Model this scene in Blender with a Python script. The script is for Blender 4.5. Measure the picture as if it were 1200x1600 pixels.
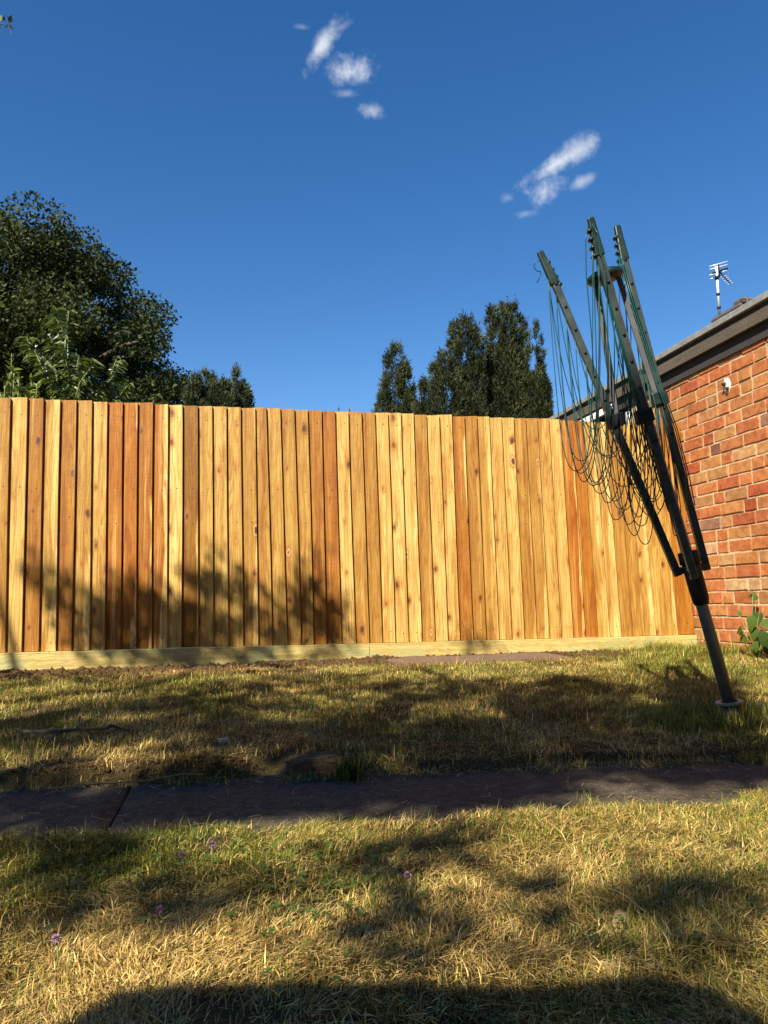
import bpy, math, random
import numpy as np
from mathutils import Matrix, Vector

for o in list(bpy.data.objects):
    bpy.data.objects.remove(o)
scene = bpy.context.scene
COL = scene.collection
rnd = random.Random(7)
rng = np.random.default_rng(11)

# ------------------------------------------------------------------ camera
FPX = 1150.0
YAW, PITCH, ROLL = math.radians(12.07), math.radians(7.05), math.radians(1.1)
CAM = np.array([0.0, 0.0, 0.42])
FW = np.array([math.sin(YAW)*math.cos(PITCH), math.cos(YAW)*math.cos(PITCH), math.sin(PITCH)])
R0 = np.array([math.cos(YAW), -math.sin(YAW), 0.0])
U0 = np.cross(R0, FW)
RT = math.cos(ROLL)*R0 - math.sin(ROLL)*U0
UP = math.sin(ROLL)*R0 + math.cos(ROLL)*U0
cd = bpy.data.cameras.new('camera')
cam = bpy.data.objects.new('camera', cd)
COL.objects.link(cam)
cd.sensor_fit = 'HORIZONTAL'; cd.sensor_width = 36.0; cd.lens = 36.0*FPX/1200.0
cd.clip_start = 0.02; cd.clip_end = 1500
cam.matrix_world = Matrix(((RT[0], UP[0], -FW[0], CAM[0]), (RT[1], UP[1], -FW[1], CAM[1]),
                           (RT[2], UP[2], -FW[2], CAM[2]), (0, 0, 0, 1)))
scene.camera = cam

def ray(x, y): return FW + RT*(x-600)/FPX + UP*(800-y)/FPX
def at_z(x, y, z): v = ray(x, y); return CAM + v*((z-CAM[2])/v[2])
def at_Y(x, y, Y): v = ray(x, y); return CAM + v*(Y/v[1])
def at_X(x, y, X): v = ray(x, y); return CAM + v*(X/v[0])
def at_d(x, y, D): return CAM + ray(x, y)*D
def project(P):
    q = np.asarray(P) - CAM
    w = q @ FW
    return 600 + FPX*(q @ RT)/w, 800 - FPX*(q @ UP)/w, w

# ------------------------------------------------------------------ light
SUN_AZ, SUN_EL = math.radians(38), math.radians(42)      # sun behind the camera, to its left
SUN = np.array([-math.sin(SUN_AZ)*math.cos(SUN_EL), -math.cos(SUN_AZ)*math.cos(SUN_EL), math.sin(SUN_EL)])
sd = bpy.data.lights.new('sun', 'SUN'); sd.energy = 5.0; sd.angle = math.radians(0.53); sd.color = (1.0, 0.92, 0.78)
so = bpy.data.objects.new('sun', sd); COL.objects.link(so)
so.location = (-3, -6, 8)
so.rotation_euler = Vector(tuple(-SUN)).to_track_quat('-Z', 'Y').to_euler()

world = bpy.data.worlds.new('World'); scene.world = world; world.use_nodes = True
wt = world.node_tree; wt.nodes.clear()

class NT:
    """tiny node-tree helper"""
    def __init__(s, t): s.t = t
    def n(s, kind, **kw):
        nd = s.t.nodes.new(kind)
        for k, v in kw.items(): setattr(nd, k, v)
        return nd
    def put(s, sock, v):
        if isinstance(v, bpy.types.NodeSocket): s.t.links.new(v, sock)
        else: sock.default_value = v
    def math(s, op, a, b=None, c=None, clamp=False):
        nd = s.n('ShaderNodeMath', operation=op); nd.use_clamp = clamp
        s.put(nd.inputs[0], a)
        if b is not None: s.put(nd.inputs[1], b)
        if c is not None: s.put(nd.inputs[2], c)
        return nd.outputs[0]
    def vmath(s, op, a, b=None):
        nd = s.n('ShaderNodeVectorMath', operation=op)
        s.put(nd.inputs[0], a)
        if b is not None: s.put(nd.inputs[1], b)
        return nd.outputs[1] if op in ('DOT_PRODUCT', 'LENGTH') else nd.outputs[0]
    def smooth(s, v, a, b, lo=0.0, hi=1.0):
        nd = s.n('ShaderNodeMapRange', interpolation_type='SMOOTHSTEP')
        s.put(nd.inputs[0], v); nd.inputs[1].default_value = a; nd.inputs[2].default_value = b
        nd.inputs[3].default_value = lo; nd.inputs[4].default_value = hi
        return nd.outputs[0]
    def noise(s, vec, scale, detail=3, rough=0.55, dist=0.0, out=0):
        nd = s.n('ShaderNodeTexNoise'); s.put(nd.inputs['Vector'], vec)
        nd.inputs['Scale'].default_value = scale; nd.inputs['Detail'].default_value = detail
        nd.inputs['Roughness'].default_value = rough; nd.inputs['Distortion'].default_value = dist
        return nd.outputs[out]
    def mapping(s, vec, scale=(1, 1, 1), loc=(0, 0, 0), rot=(0, 0, 0)):
        nd = s.n('ShaderNodeMapping'); s.put(nd.inputs[0], vec)
        s.put(nd.inputs[1], loc); s.put(nd.inputs[2], rot); s.put(nd.inputs[3], scale)
        return nd.outputs[0]
    def mix(s, f, a, b, blend='MIX'):
        nd = s.n('ShaderNodeMix', data_type='RGBA', blend_type=blend)
        s.put(nd.inputs[0], f)
        for sock, v in ((nd.inputs[6], a), (nd.inputs[7], b)):
            if isinstance(v, tuple) and len(v) == 3: v = v + (1,)
            s.put(sock, v)
        return nd.outputs[2]
    def ramp(s, v, stops):
        nd = s.n('ShaderNodeValToRGB'); s.put(nd.inputs[0], v)
        e = nd.color_ramp.elements
        while len(e) < len(stops): e.new(0.5)
        for el, (p, c) in zip(e, stops): el.position = p; el.color = tuple(c) + (1,) if len(c) == 3 else c
        return nd.outputs[0]
    def bump(s, h, strength=0.5, dist=0.01):
        nd = s.n('ShaderNodeBump'); s.put(nd.inputs['Height'], h)
        nd.inputs['Strength'].default_value = strength; nd.inputs['Distance'].default_value = dist
        return nd.outputs[0]

w = NT(wt)
sky = w.n('ShaderNodeTexSky', sky_type='NISHITA')
sky.sun_disc = False; sky.sun_elevation = SUN_EL; sky.sun_rotation = math.radians(180) + SUN_AZ
sky.altitude = 100; sky.air_density = 1.0; sky.dust_density = 0.0; sky.ozone_density = 1.3
geo = w.n('ShaderNodeNewGeometry')
tc = w.n('ShaderNodeTexCoord')
D = tc.outputs['Generated']
# clouds: a few small fair-weather wisps, fixed to sky directions
CLOUDS = [  # centre px, half sizes px, rotation deg (image), density
    (500, 74, 40, 13, 48, .85), (520, 48, 22, 6, 20, .3), (546, 112, 34, 22, 6, 1.0), (541, 146, 20, 8, 0, .35), (581, 174, 22, 14, -10, .62),
    (866, 258, 58, 14, 24, .95), (905, 236, 34, 19, 15, .75), (850, 298, 32, 22, 14, 1.0), (911, 283, 22, 9, 20, .5), (793, 309, 14, 9, 0, .3), (823, 334, 20, 7, 0, .3), (471, 42, 12, 5, 0, .25)]
nz1 = w.noise(D, 26, 5, .6)
nz2 = w.noise(D, 90, 4, .65)
nz = w.math('ADD', w.math('MULTIPLY', nz1, .7), w.math('MULTIPLY', nz2, .30))
mask = None
for (px, py, a, b, rt, den) in CLOUDS:
    c = ray(px, py); c = c/np.linalg.norm(c)
    ex = ray(px+1, py) - ray(px, py); ey = ray(px, py-1) - ray(px, py)
    ex -= c*(ex@c); ey -= c*(ey@c)
    k = np.linalg.norm(ray(px, py))
    r_ = math.radians(rt)
    u = (ex*math.cos(r_) + ey*math.sin(r_)); v = (-ex*math.sin(r_) + ey*math.cos(r_))
    u = u/(u@u)/k/a*1.0; v = v/(v@v)/k/b*1.0
    du = w.vmath('DOT_PRODUCT', D, tuple(u)); dv = w.vmath('DOT_PRODUCT', D, tuple(v))
    front = w.math('GREATER_THAN', w.vmath('DOT_PRODUCT', D, tuple(c)), 0.9)
    rr = w.math('ADD', w.math('MULTIPLY', du, du), w.math('MULTIPLY', dv, dv))
    rr = w.math('SQRT', rr)
    val = w.math('SUBTRACT', w.math('ADD', w.math('MULTIPLY', nz, 2.5), -0.62), rr)
    m = w.math('MULTIPLY', w.math('MULTIPLY', w.smooth(val, -.40, .95), front), den)
    mask = m if mask is None else w.math('MAXIMUM', mask, m)
hs = w.n('ShaderNodeHueSaturation'); hs.inputs['Saturation'].default_value = 1.36; hs.inputs['Hue'].default_value = .506; wt.links.new(sky.outputs[0], hs.inputs['Color'])
bg1 = w.n('ShaderNodeBackground'); wt.links.new(hs.outputs[0], bg1.inputs[0]); bg1.inputs[1].default_value = 0.070
bg2 = w.n('ShaderNodeBackground'); bg2.inputs[0].default_value = (.86, .92, 1, 1); bg2.inputs[1].default_value = 0.45
ms = w.n('ShaderNodeMixShader'); wt.links.new(mask, ms.inputs[0]); wt.links.new(bg1.outputs[0], ms.inputs[1]); wt.links.new(bg2.outputs[0], ms.inputs[2])
wo = w.n('ShaderNodeOutputWorld'); wt.links.new(ms.outputs[0], wo.inputs[0])

scene.render.engine = 'CYCLES'
vs = scene.view_settings
vs.view_transform = 'Standard'; vs.look = 'None'; vs.gamma = 1.0; vs.use_curve_mapping = False
vs.exposure = 1.16
scene.render.resolution_x = 768; scene.render.resolution_y = 1024

# ------------------------------------------------------------------ helpers
def tag(o, label=None, cat=None, group=None, kind=None):
    if label: o['label'] = label
    if cat: o['category'] = cat
    if group: o['group'] = group
    if kind: o['kind'] = kind
    return o

def empty(name, loc=(0, 0, 0)):
    o = bpy.data.objects.new(name, None); COL.objects.link(o); o.location = tuple(loc)
    o.empty_display_size = 0.1
    return o

def link(name, me, parent=None):
    o = bpy.data.objects.new(name, me); COL.objects.link(o)
    if parent is not None:
        o.parent = parent
        o.matrix_parent_inverse = Matrix.Translation(-world_loc(parent))
    return o

def world_loc(o):
    v = Vector((0, 0, 0)); 
    if o.type == 'EMPTY' or True:
        v = Vector(o.location)
    return v

def mesh(name, verts, faces, mat=None, parent=None, smooth=False):
    """verts in world space; thing origins are handled through parent inverse"""
    me = bpy.data.meshes.new(name)
    me.from_pydata([tuple(map(float, v)) for v in verts], [], [tuple(f) for f in faces])
    if mat: me.materials.append(mat)
    if smooth:
        me.polygons.foreach_set('use_smooth', [True]*len(me.polygons))
    me.update()
    return link(name, me, parent)

def big_mesh(name, V, T, mat, parent=None, attrs=None, smooth=False):
    me = bpy.data.meshes.new(name)
    V = np.ascontiguousarray(V, dtype=np.float32); T = np.ascontiguousarray(T, dtype=np.int32)
    nf, k = T.shape
    me.vertices.add(len(V)); me.vertices.foreach_set('co', V.ravel())
    me.loops.add(nf*k); me.loops.foreach_set('vertex_index', T.ravel())
    me.polygons.add(nf)
    me.polygons.foreach_set('loop_start', np.arange(0, nf*k, k, dtype=np.int32))
    me.polygons.foreach_set('loop_total', np.full(nf, k, dtype=np.int32))
    if smooth: me.polygons.foreach_set('use_smooth', np.ones(nf, dtype=bool))
    for an, av in (attrs or {}).items():
        at = me.attributes.new(an, 'FLOAT', 'POINT'); at.data.foreach_set('value', np.ascontiguousarray(av, dtype=np.float32))
    me.update(calc_edges=True)
    me.materials.append(mat)
    return link(name, me, parent)

def box_vf(x0, x1, y0, y1, z0, z1):
    v = [(x0, y0, z0), (x1, y0, z0), (x1, y1, z0), (x0, y1, z0), (x0, y0, z1), (x1, y0, z1), (x1, y1, z1), (x0, y1, z1)]
    f = [(0, 3, 2, 1), (4, 5, 6, 7), (0, 1, 5, 4), (1, 2, 6, 5), (2, 3, 7, 6), (3, 0, 4, 7)]
    return v, f

def box(name, b, mat, parent=None, bevel=0.0):
    v, f = box_vf(*b)
    o = mesh(name, v, f, mat, parent)
    if bevel: 
        m = o.modifiers.new('bevel', 'BEVEL'); m.width = bevel; m.segments = 2; m.limit_method = 'ANGLE'
    return o

def tube_vf(pts, rad, n=6, cap=True, off=0):
    pts = [np.asarray(p, float) for p in pts]
    if not hasattr(rad, '__len__'): rad = [rad]*len(pts)
    V, Fc = [], []
    t0 = pts[1]-pts[0]; t0 = t0/(np.linalg.norm(t0)+1e-9)
    a = np.array([0, 0, 1.0]) if abs(t0[2]) < .9 else np.array([1.0, 0, 0])
    s = np.cross(t0, a); s /= np.linalg.norm(s)
    for i, p in enumerate(pts):
        t = pts[min(i+1, len(pts)-1)] - pts[max(i-1, 0)]; t = t/(np.linalg.norm(t)+1e-9)
        s = s - t*(s@t); s /= (np.linalg.norm(s)+1e-9); b = np.cross(t, s)
        for j in range(n):
            an = 2*math.pi*j/n
            V.append(p + (s*math.cos(an) + b*math.sin(an))*rad[i])
    for i in range(len(pts)-1):
        for j in range(n):
            Fc.append((off+i*n+j, off+i*n+(j+1) % n, off+(i+1)*n+(j+1) % n, off+(i+1)*n+j))
    if cap:
        Fc.append(tuple(off+j for j in range(n))[::-1]); Fc.append(tuple(off+(len(pts)-1)*n+j for j in range(n)))
    return V, Fc

def tube(name, pts, rad, mat, parent=None, n=6, smooth=True):
    v, f = tube_vf(pts, rad, n)
    return mesh(name, v, f, mat, parent, smooth)

def tubes(name, list_of, mat, parent=None, n=5, smooth=True):
    V, Fc = [], []
    for pts, rad in list_of:
        v, f = tube_vf(pts, rad, n, True, len(V)); V += v; Fc += f
    return mesh(name, V, Fc, mat, parent, smooth)

def bar_vf(p0, p1, w_, d_, side):
    """rectangular bar from p0 to p1, w_ across 'side', d_ across the third axis"""
    p0, p1 = np.asarray(p0, float), np.asarray(p1, float)
    t = p1-p0; t /= np.linalg.norm(t)
    s = np.asarray(side, float); s = s - t*(s@t); s /= np.linalg.norm(s); b = np.cross(t, s)
    v = []
    for p in (p0, p1):
        for a, c in ((-1, -1), (1, -1), (1, 1), (-1, 1)):
            v.append(p + s*a*w_/2 + b*c*d_/2)
    f = [(0, 3, 2, 1), (4, 5, 6, 7)] + [(i, (i+1) % 4, (i+1) % 4+4, i+4) for i in range(4)]
    return v, f

def bar(name, p0, p1, w_, d_, side, mat, parent=None, bevel=0.0):
    v, f = bar_vf(p0, p1, w_, d_, side)
    o = mesh(name, v, f, mat, parent)
    if bevel:
        m = o.modifiers.new('bevel', 'BEVEL'); m.width = bevel; m.segments = 2
    return o

def vnoise(x, y, scale, seed=0):
    """smooth value noise in 0..1"""
    r = np.random.default_rng(seed); g = r.random((64, 64))
    x = np.asarray(x)*scale + 17.3; y = np.asarray(y)*scale + 9.1
    xi = np.floor(x).astype(int); yi = np.floor(y).astype(int)
    fx = x-xi; fy = y-yi; fx = fx*fx*(3-2*fx); fy = fy*fy*(3-2*fy)
    a = g[xi % 64, yi % 64]; b = g[(xi+1) % 64, yi % 64]; c = g[xi % 64, (yi+1) % 64]; d = g[(xi+1) % 64, (yi+1) % 64]
    return (a*(1-fx)+b*fx)*(1-fy) + (c*(1-fx)+d*fx)*fy

def fnoise(x, y, scale, seed=0):
    return .55*vnoise(x, y, scale, seed) + .28*vnoise(x, y, scale*2.1, seed+1) + .17*vnoise(x, y, scale*4.3, seed+2)

# ------------------------------------------------------------------ materials
def material(name):
    m = bpy.data.materials.new(name); m.use_nodes = True
    t = m.node_tree; t.nodes.clear()
    k = NT(t); out = k.n('ShaderNodeOutputMaterial'); p = k.n('ShaderNodeBsdfPrincipled')
    t.links.new(p.outputs[0], out.inputs[0])
    return m, k, p, out

def simple(name, col, rough=.6, metal=0.0, var=.25, scale=30, bump=0.0, spec=.5):
    m, k, p, out = material(name)
    o = k.n('ShaderNodeTexCoord').outputs['Object']
    n = k.noise(o, scale, 5, .6)
    k.put(p.inputs['Base Color'], k.mix(n, tuple(c*(1-var) for c in col), tuple(min(1, c*(1+var)) for c in col)))
    k.put(p.inputs['Roughness'], k.smooth(n, .2, .8, max(.05, rough-.12), min(1, rough+.12)))
    p.inputs['Metallic'].default_value = metal
    p.inputs['Specular IOR Level'].default_value = spec
    if bump: k.put(p.inputs['Normal'], k.bump(n, bump, .01))
    return m

def wood_board():
    m, k, p, out = material('sawn_softwood')
    oi = k.n('ShaderNodeObjectInfo')
    sep = k.n('ShaderNodeSeparateColor'); k.put(sep.inputs[0], oi.outputs['Color'])
    tone, seed, split = sep.outputs[0], sep.outputs[1], sep.outputs[2]
    tcd = k.n('ShaderNodeTexCoord').outputs['Object']
    off = k.n('ShaderNodeCombineXYZ'); k.put(off.inputs[0], k.math('MULTIPLY', seed, 37.0)); k.put(off.inputs[2], k.math('MULTIPLY', seed, 91.0))
    v = k.vmath('ADD', tcd, off.outputs[0])
    sx = k.n('ShaderNodeSeparateXYZ'); k.put(sx.inputs[0], tcd)
    base = k.ramp(tone, [(0, (.58, .435, .145)), (.3, (.42, .268, .058)), (.55, (.315, .158, .021)), (.8, (.345, .128, .007)), (1, (.225, .108, .006))])
    # heartwood / sapwood boundary wandering down the board
    wander = k.noise(k.mapping(v, (4, 4, .55)), 3.0, 3, .5)
    edge = k.math('ADD', k.math('MULTIPLY_ADD', sx.outputs[0], 11.8, .5), k.math('MULTIPLY', k.math('SUBTRACT', wander, .5), 1.3))
    sap = k.smooth(k.math('SUBTRACT', edge, split), -.04, .05)
    col = k.mix(k.math('MULTIPLY', sap, .9), base, (.60, .45, .16))
    # large blotches along the length
    bl = k.noise(k.mapping(v, (9, 9, 1.6)), 2.2, 4, .6)
    col = k.mix(k.smooth(bl, .40, .66, 0, .8), col, k.mix(1.0, col, (.78, .62, .42), 'MULTIPLY'))
    st_ = k.noise(k.mapping(v, (46, 46, .7)), 1.0, 3, .6)
    col = k.mix(k.smooth(st_, .50, .66, 0, .8), col, k.mix(1.0, col, (.76, .60, .38), 'MULTIPLY'))
    col = k.mix(k.smooth(st_, .44, .30, 0, .4), col, (.60, .43, .15))
    # cathedral grain
    warp = k.noise(k.mapping(v, (10, 10, .8)), 1.6, 2, .5)
    ph = k.math('ADD', k.math('MULTIPLY', k.math('ADD', sx.outputs[0], k.math('MULTIPLY', seed, 5)), 330), k.math('MULTIPLY', warp, 65))
    ring = k.math('SINE', ph)
    ringm = k.smooth(ring, -.2, 1.0, 0, 1)
    col = k.mix(k.math('MULTIPLY', ringm, .65), col, k.mix(1.0, col, (.74, .52, .30), 'MULTIPLY'))
    fine = k.noise(k.mapping(v, (260, 260, 5)), 1.0, 4, .7)
    col = k.mix(k.smooth(fine, .42, .70, 0, .6), col, k.mix(1.0, col, (.62, .5, .36), 'MULTIPLY'))
    # saw chatter across the face
    saw = k.noise(k.mapping(v, (6, 6, 160)), 1.0, 2, .5)
    # knots
    vk = k.n('ShaderNodeTexVoronoi', feature='F1'); vk.voronoi_dimensions = '2D'
    wv = k.vmath('MULTIPLY', k.vmath('SUBTRACT', k.noise(v, 30, 2, out=1), (.5, .5, .5)), (.016, 0, .03))
    def flat2(vec, fx, fz):
        q = k.n('ShaderNodeSeparateXYZ'); k.put(q.inputs[0], vec); r = k.n('ShaderNodeCombineXYZ')
        k.put(r.inputs[0], k.math('MULTIPLY', q.outputs[0], fx)); k.put(r.inputs[1], k.math('MULTIPLY', q.outputs[2], fz)); return r.outputs[0]
    k.put(vk.inputs['Vector'], flat2(k.vmath('ADD', v, wv), 10.5, 5.2))
    vk.inputs['Scale'].default_value = 1.0; vk.inputs['Randomness'].default_value = 1.0
    kd = vk.outputs['Distance']
    ksep = k.n('ShaderNodeSeparateColor'); k.put(ksep.inputs[0], vk.outputs['Color'])
    size = k.math('ADD', k.math('MULTIPLY', k.math('POWER', ksep.outputs[0], 2.4), .25), -.095)
    kn = k.math('SUBTRACT', kd, size)
    halo = k.math('MULTIPLY', k.smooth(kn, .22, 0, 0, .75), k.smooth(ksep.outputs[0], .35, .6))
    col = k.mix(halo, col, (.27, .105, .016))
    core = k.smooth(kn, .045, -.01)
    kcol = k.mix(k.smooth(k.math('SINE', k.math('MULTIPLY', kd, 170)), -1, 1), (.085, .032, .008), (.28, .11, .022))
    kcol = k.mix(k.smooth(ksep.outputs[1], .72, .78), kcol, (.46, .27, .11))
    kcol = k.mix(k.smooth(kn, -.02, -.07), kcol, (.055, .02, .006))
    col = k.mix(k.math('MULTIPLY', core, .95), col, kcol)
    # little resin specks / pin knots
    vp = k.n('ShaderNodeTexVoronoi', feature='F1'); vp.voronoi_dimensions = '2D'; k.put(vp.inputs['Vector'], flat2(v, 26, 11))
    pin = k.smooth(vp.outputs['Distance'], .10, .04)
    psep = k.n('ShaderNodeSeparateColor'); k.put(psep.inputs[0], vp.outputs['Color'])
    pin = k.math('MULTIPLY', pin, k.math('GREATER_THAN', psep.outputs[0], .55))
    col = k.mix(k.math('MULTIPLY', pin, .75), col, (.17, .065, .018))
    k.put(p.inputs['Base Color'], col)
    k.put(p.inputs['Roughness'], k.smooth(fine, .2, .8, .5, .75))
    p.inputs['Specular IOR Level'].default_value = .3
    wavy = k.noise(k.mapping(v, (14, 14, 9)), 1.0, 3, .55)
    hgt = k.math('ADD', k.math('MULTIPLY_ADD', wavy, 4.0, k.math('MULTIPLY', fine, .5)), k.math('ADD', k.math('MULTIPLY', saw, .45), k.math('MULTIPLY', core, .5)))
    k.put(p.inputs['Normal'], k.bump(hgt, .55, .0022))
    return m

def wood_gravel():
    m, k, p, out = material('treated_gravel_board')
    o = k.n('ShaderNodeTexCoord').outputs['Object']
    g = k.noise(k.mapping(o, (2.2, 40, 70)), 1.0, 4, .6)
    col = k.mix(k.smooth(g, .3, .7), (.52, .41, .13), (.36, .26, .07))
    s = k.n('ShaderNodeSeparateXYZ'); k.put(s.inputs[0], o)
    wp = k.noise(k.mapping(o, (3.0, 5, 13)), 1.0, 2, .5)
    ring = k.math('SINE', k.math('ADD', k.math('MULTIPLY', wp, 60), k.math('MULTIPLY', s.outputs[2], 240)))
    col = k.mix(k.smooth(ring, .0, 1, 0, .55), col, (.34, .24, .075))
    gr = k.noise(k.mapping(o, (4, 4, 9)), 1.0, 5, .65)
    col = k.mix(k.smooth(gr, .48, .68, 0, .6), col, (.30, .38, .19))
    sp = k.noise(k.mapping(o, (60, 60, 120)), 1.0, 3, .6)
    col = k.mix(k.smooth(sp, .62, .74, 0, .6), col, (.62, .66, .44))
    vk = k.n('ShaderNodeTexVoronoi', feature='F1'); vk.voronoi_dimensions = '2D'; q_ = k.n('ShaderNodeCombineXYZ'); k.put(q_.inputs[0], k.math('MULTIPLY', s.outputs[0], 2.1)); k.put(q_.inputs[1], k.math('MULTIPLY', s.outputs[2], 7)); k.put(vk.inputs['Vector'], q_.outputs[0])
    col = k.mix(k.smooth(vk.outputs['Distance'], .07, .035, 0, .9), col, (.17, .085, .028))
    k.put(p.inputs['Base Color'], col); p.inputs['Roughness'].default_value = .7
    k.put(p.inputs['Normal'], k.bump(k.math('ADD', g, k.math('MULTIPLY', ring, .12)), .5, .003))
    return m

def brick_mat():
    m, k, p, out = material('clay_brick')
    oi = k.n('ShaderNodeObjectInfo')
    o = k.n('ShaderNodeTexCoord').outputs['Object']
    v = k.vmath('ADD', o, k.vmath('SCALE', oi.outputs['Location'], None)); 
    off = k.n('ShaderNodeCombineXYZ')
    for i in range(3): k.put(off.inputs[i], k.math('MULTIPLY', oi.outputs['Random'], 31.0 + 17*i))
    v = k.vmath('ADD', o, off.outputs[0])
    n1 = k.noise(v, 22, 4, .6); n2 = k.noise(v, 160, 4, .7); n3 = k.noise(k.mapping(v, (1, 14, 3)), 9, 3, .6)
    c = oi.outputs['Color']
    col = k.mix(k.smooth(n1, .35, .65, 0, .8), c, k.mix(1.0, c, (.66, .52, .42), 'MULTIPLY'))
    col = k.mix(k.smooth(n3, .5, .68, 0, .38), col, (.46, .25, .10))
    col = k.mix(k.smooth(n2, .6, .74, 0, .45), col, (.52, .36, .22))
    col = k.mix(k.smooth(n2, .42, .28, 0, .6), col, (.12, .045, .02))
    k.put(p.inputs['Base Color'], col); p.inputs['Roughness'].default_value = .88
    p.inputs['Specular IOR Level'].default_value = .2
    k.put(p.inputs['Normal'], k.bump(k.math('ADD', n2, k.math('MULTIPLY', n1, 1.5)), .8, .003))
    return m

def foliage(name, dark, light, trans=.25, rough=.5, spec=.4):
    m, k, p, out = material(name)
    a = k.n('ShaderNodeAttribute'); a.attribute_name = 'tint'
    col = k.mix(a.outputs['Fac'], dark, light)
    k.put(p.inputs['Base Color'], col); p.inputs['Roughness'].default_value = rough
    p.inputs['Specular IOR Level'].default_value = spec
    tr = k.n('ShaderNodeBsdfTranslucent'); k.put(tr.inputs[0], k.mix(1.0, col, (1.1, 1.15, .5), 'MULTIPLY'))
    mx = k.n('ShaderNodeMixShader'); mx.inputs[0].default_value = trans
    k.t.links.new(p.outputs[0], mx.inputs[1]); k.t.links.new(tr.outputs[0], mx.inputs[2]); k.t.links.new(mx.outputs[0], out.inputs[0])
    return m

def grass_mat():
    m, k, p, out = material('grass_blades')
    a = k.n('ShaderNodeAttribute'); a.attribute_name = 'tint'
    b = k.n('ShaderNodeAttribute'); b.attribute_name = 'val'
    col = k.ramp(a.outputs['Fac'], [(0, (.62, .455, .17)), (.16, (.48, .315, .085)), (.34, (.26, .15, .036)), (.5, (.30, .26, .04)), (.68, (.18, .205, .024)), (1, (.055, .115, .012))])
    k.put(p.inputs['Base Color'], k.mix(1.0, col, k.math('MULTIPLY', b.outputs['Fac'], 1.0), 'MULTIPLY'))
    p.inputs['Roughness'].default_value = .55; p.inputs['Specular IOR Level'].default_value = .25
    tr = k.n('ShaderNodeBsdfTranslucent'); k.put(tr.inputs[0], k.mix(1.0, col, b.outputs['Fac'], 'MULTIPLY'))
    mx = k.n('ShaderNodeMixShader'); mx.inputs[0].default_value = .20
    k.t.links.new(p.outputs[0], mx.inputs[1]); k.t.links.new(tr.outputs[0], mx.inputs[2]); k.t.links.new(mx.outputs[0], out.inputs[0])
    return m

def ground_mat():
    m, k, p, out = material('lawn_soil')
    g = k.n('ShaderNodeTexCoord').outputs['Object']
    n1 = k.noise(g, 3, 5, .6); n2 = k.noise(g, 60, 5, .7); n3 = k.noise(k.mapping(g, (1, 1, 1)), 240, 3, .6)
    col = k.mix(n2, (.030, .019, .009), (.10, .064, .026))
    col = k.mix(k.smooth(n1, .4, .65, 0, .5), col, (.10, .085, .03))
    col = k.mix(k.smooth(n3, .55, .7, 0, .5), col, (.30, .22, .10))
    # beyond the garden the sheet is plain meadow green
    s = k.n('ShaderNodeSeparateXYZ'); k.put(s.inputs[0], g)
    far = k.smooth(s.outputs[1], 6, 14)
    col = k.mix(far, col, k.mix(n1, (.06, .09, .025), (.11, .12, .04)))
    k.put(p.inputs['Base Color'], col); p.inputs['Roughness'].default_value = .95
    p.inputs['Specular IOR Level'].default_value = .1
    k.put(p.inputs['Normal'], k.bump(n2, .9, .012))
    return m

def soil_mat():
    m, k, p, out = material('dug_soil')
    g = k.n('ShaderNodeTexCoord').outputs['Object']
    n1 = k.noise(g, 9, 5, .65); n2 = k.noise(g, 90, 4, .7)
    col = k.mix(n1, (.048, .027, .011), (.120, .068, .030))
    col = k.mix(k.smooth(n2, .55, .75, 0, .6), col, (.22, .14, .07))
    k.put(p.inputs['Base Color'], col); p.inputs['Roughness'].default_value = .95; p.inputs['Specular IOR Level'].default_value = .1
    k.put(p.inputs['Normal'], k.bump(n2, .9, .008))
    return m

def path_mat():
    m, k, p, out = material('weathered_path_concrete')
    g = k.n('ShaderNodeTexCoord').outputs['Object']
    n1 = k.noise(g, 5, 5, .65); n2 = k.noise(g, 130, 4, .7); n3 = k.noise(g, 38, 4, .6)
    col = k.mix(n1, (.046, .036, .024), (.105, .084, .056))
    col = k.mix(k.smooth(n3, .45, .62, 0, .75), col, (.038, .028, .016))
    vk = k.n('ShaderNodeTexVoronoi', feature='F1'); k.put(vk.inputs['Vector'], g); vk.inputs['Scale'].default_value = 150
    vsep = k.n('ShaderNodeSeparateColor'); k.put(vsep.inputs[0], vk.outputs['Color'])
    agg = k.math('MULTIPLY', k.smooth(vk.outputs['Distance'], .35, .2), k.math('GREATER_THAN', vsep.outputs[0], .70))
    col = k.mix(k.math('MULTIPLY', agg, .6), col, (.32, .27, .20))
    k.put(p.inputs['Base Color'], col); p.inputs['Roughness'].default_value = .85; p.inputs['Specular IOR Level'].default_value = .2
    k.put(p.inputs['Normal'], k.bump(k.math('ADD', n2, k.math('MULTIPLY', n3, 1.2)), .9, .004))
    return m

def fascia_mat():
    m, k, p, out = material('weathered_fascia_timber')
    o = k.n('ShaderNodeTexCoord').outputs['Object']
    n1 = k.noise(k.mapping(o, (20, 2.5, 26)), 1.0, 5, .65); n2 = k.noise(o, 70, 4, .7); n3 = k.noise(o, 6, 4, .6)
    col = k.mix(n1, (.050, .040, .028), (.135, .112, .082))
    col = k.mix(k.smooth(n2, .56, .72, 0, .6), col, (.20, .17, .13))
    col = k.mix(k.smooth(n3, .5, .7, 0, .45), col, (.06, .052, .034))
    k.put(p.inputs['Base Color'], col); p.inputs['Roughness'].default_value = .9; p.inputs['Specular IOR Level'].default_value = .2
    k.put(p.inputs['Normal'], k.bump(k.math('ADD', n1, n2), .7, .004))
    return m

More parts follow.
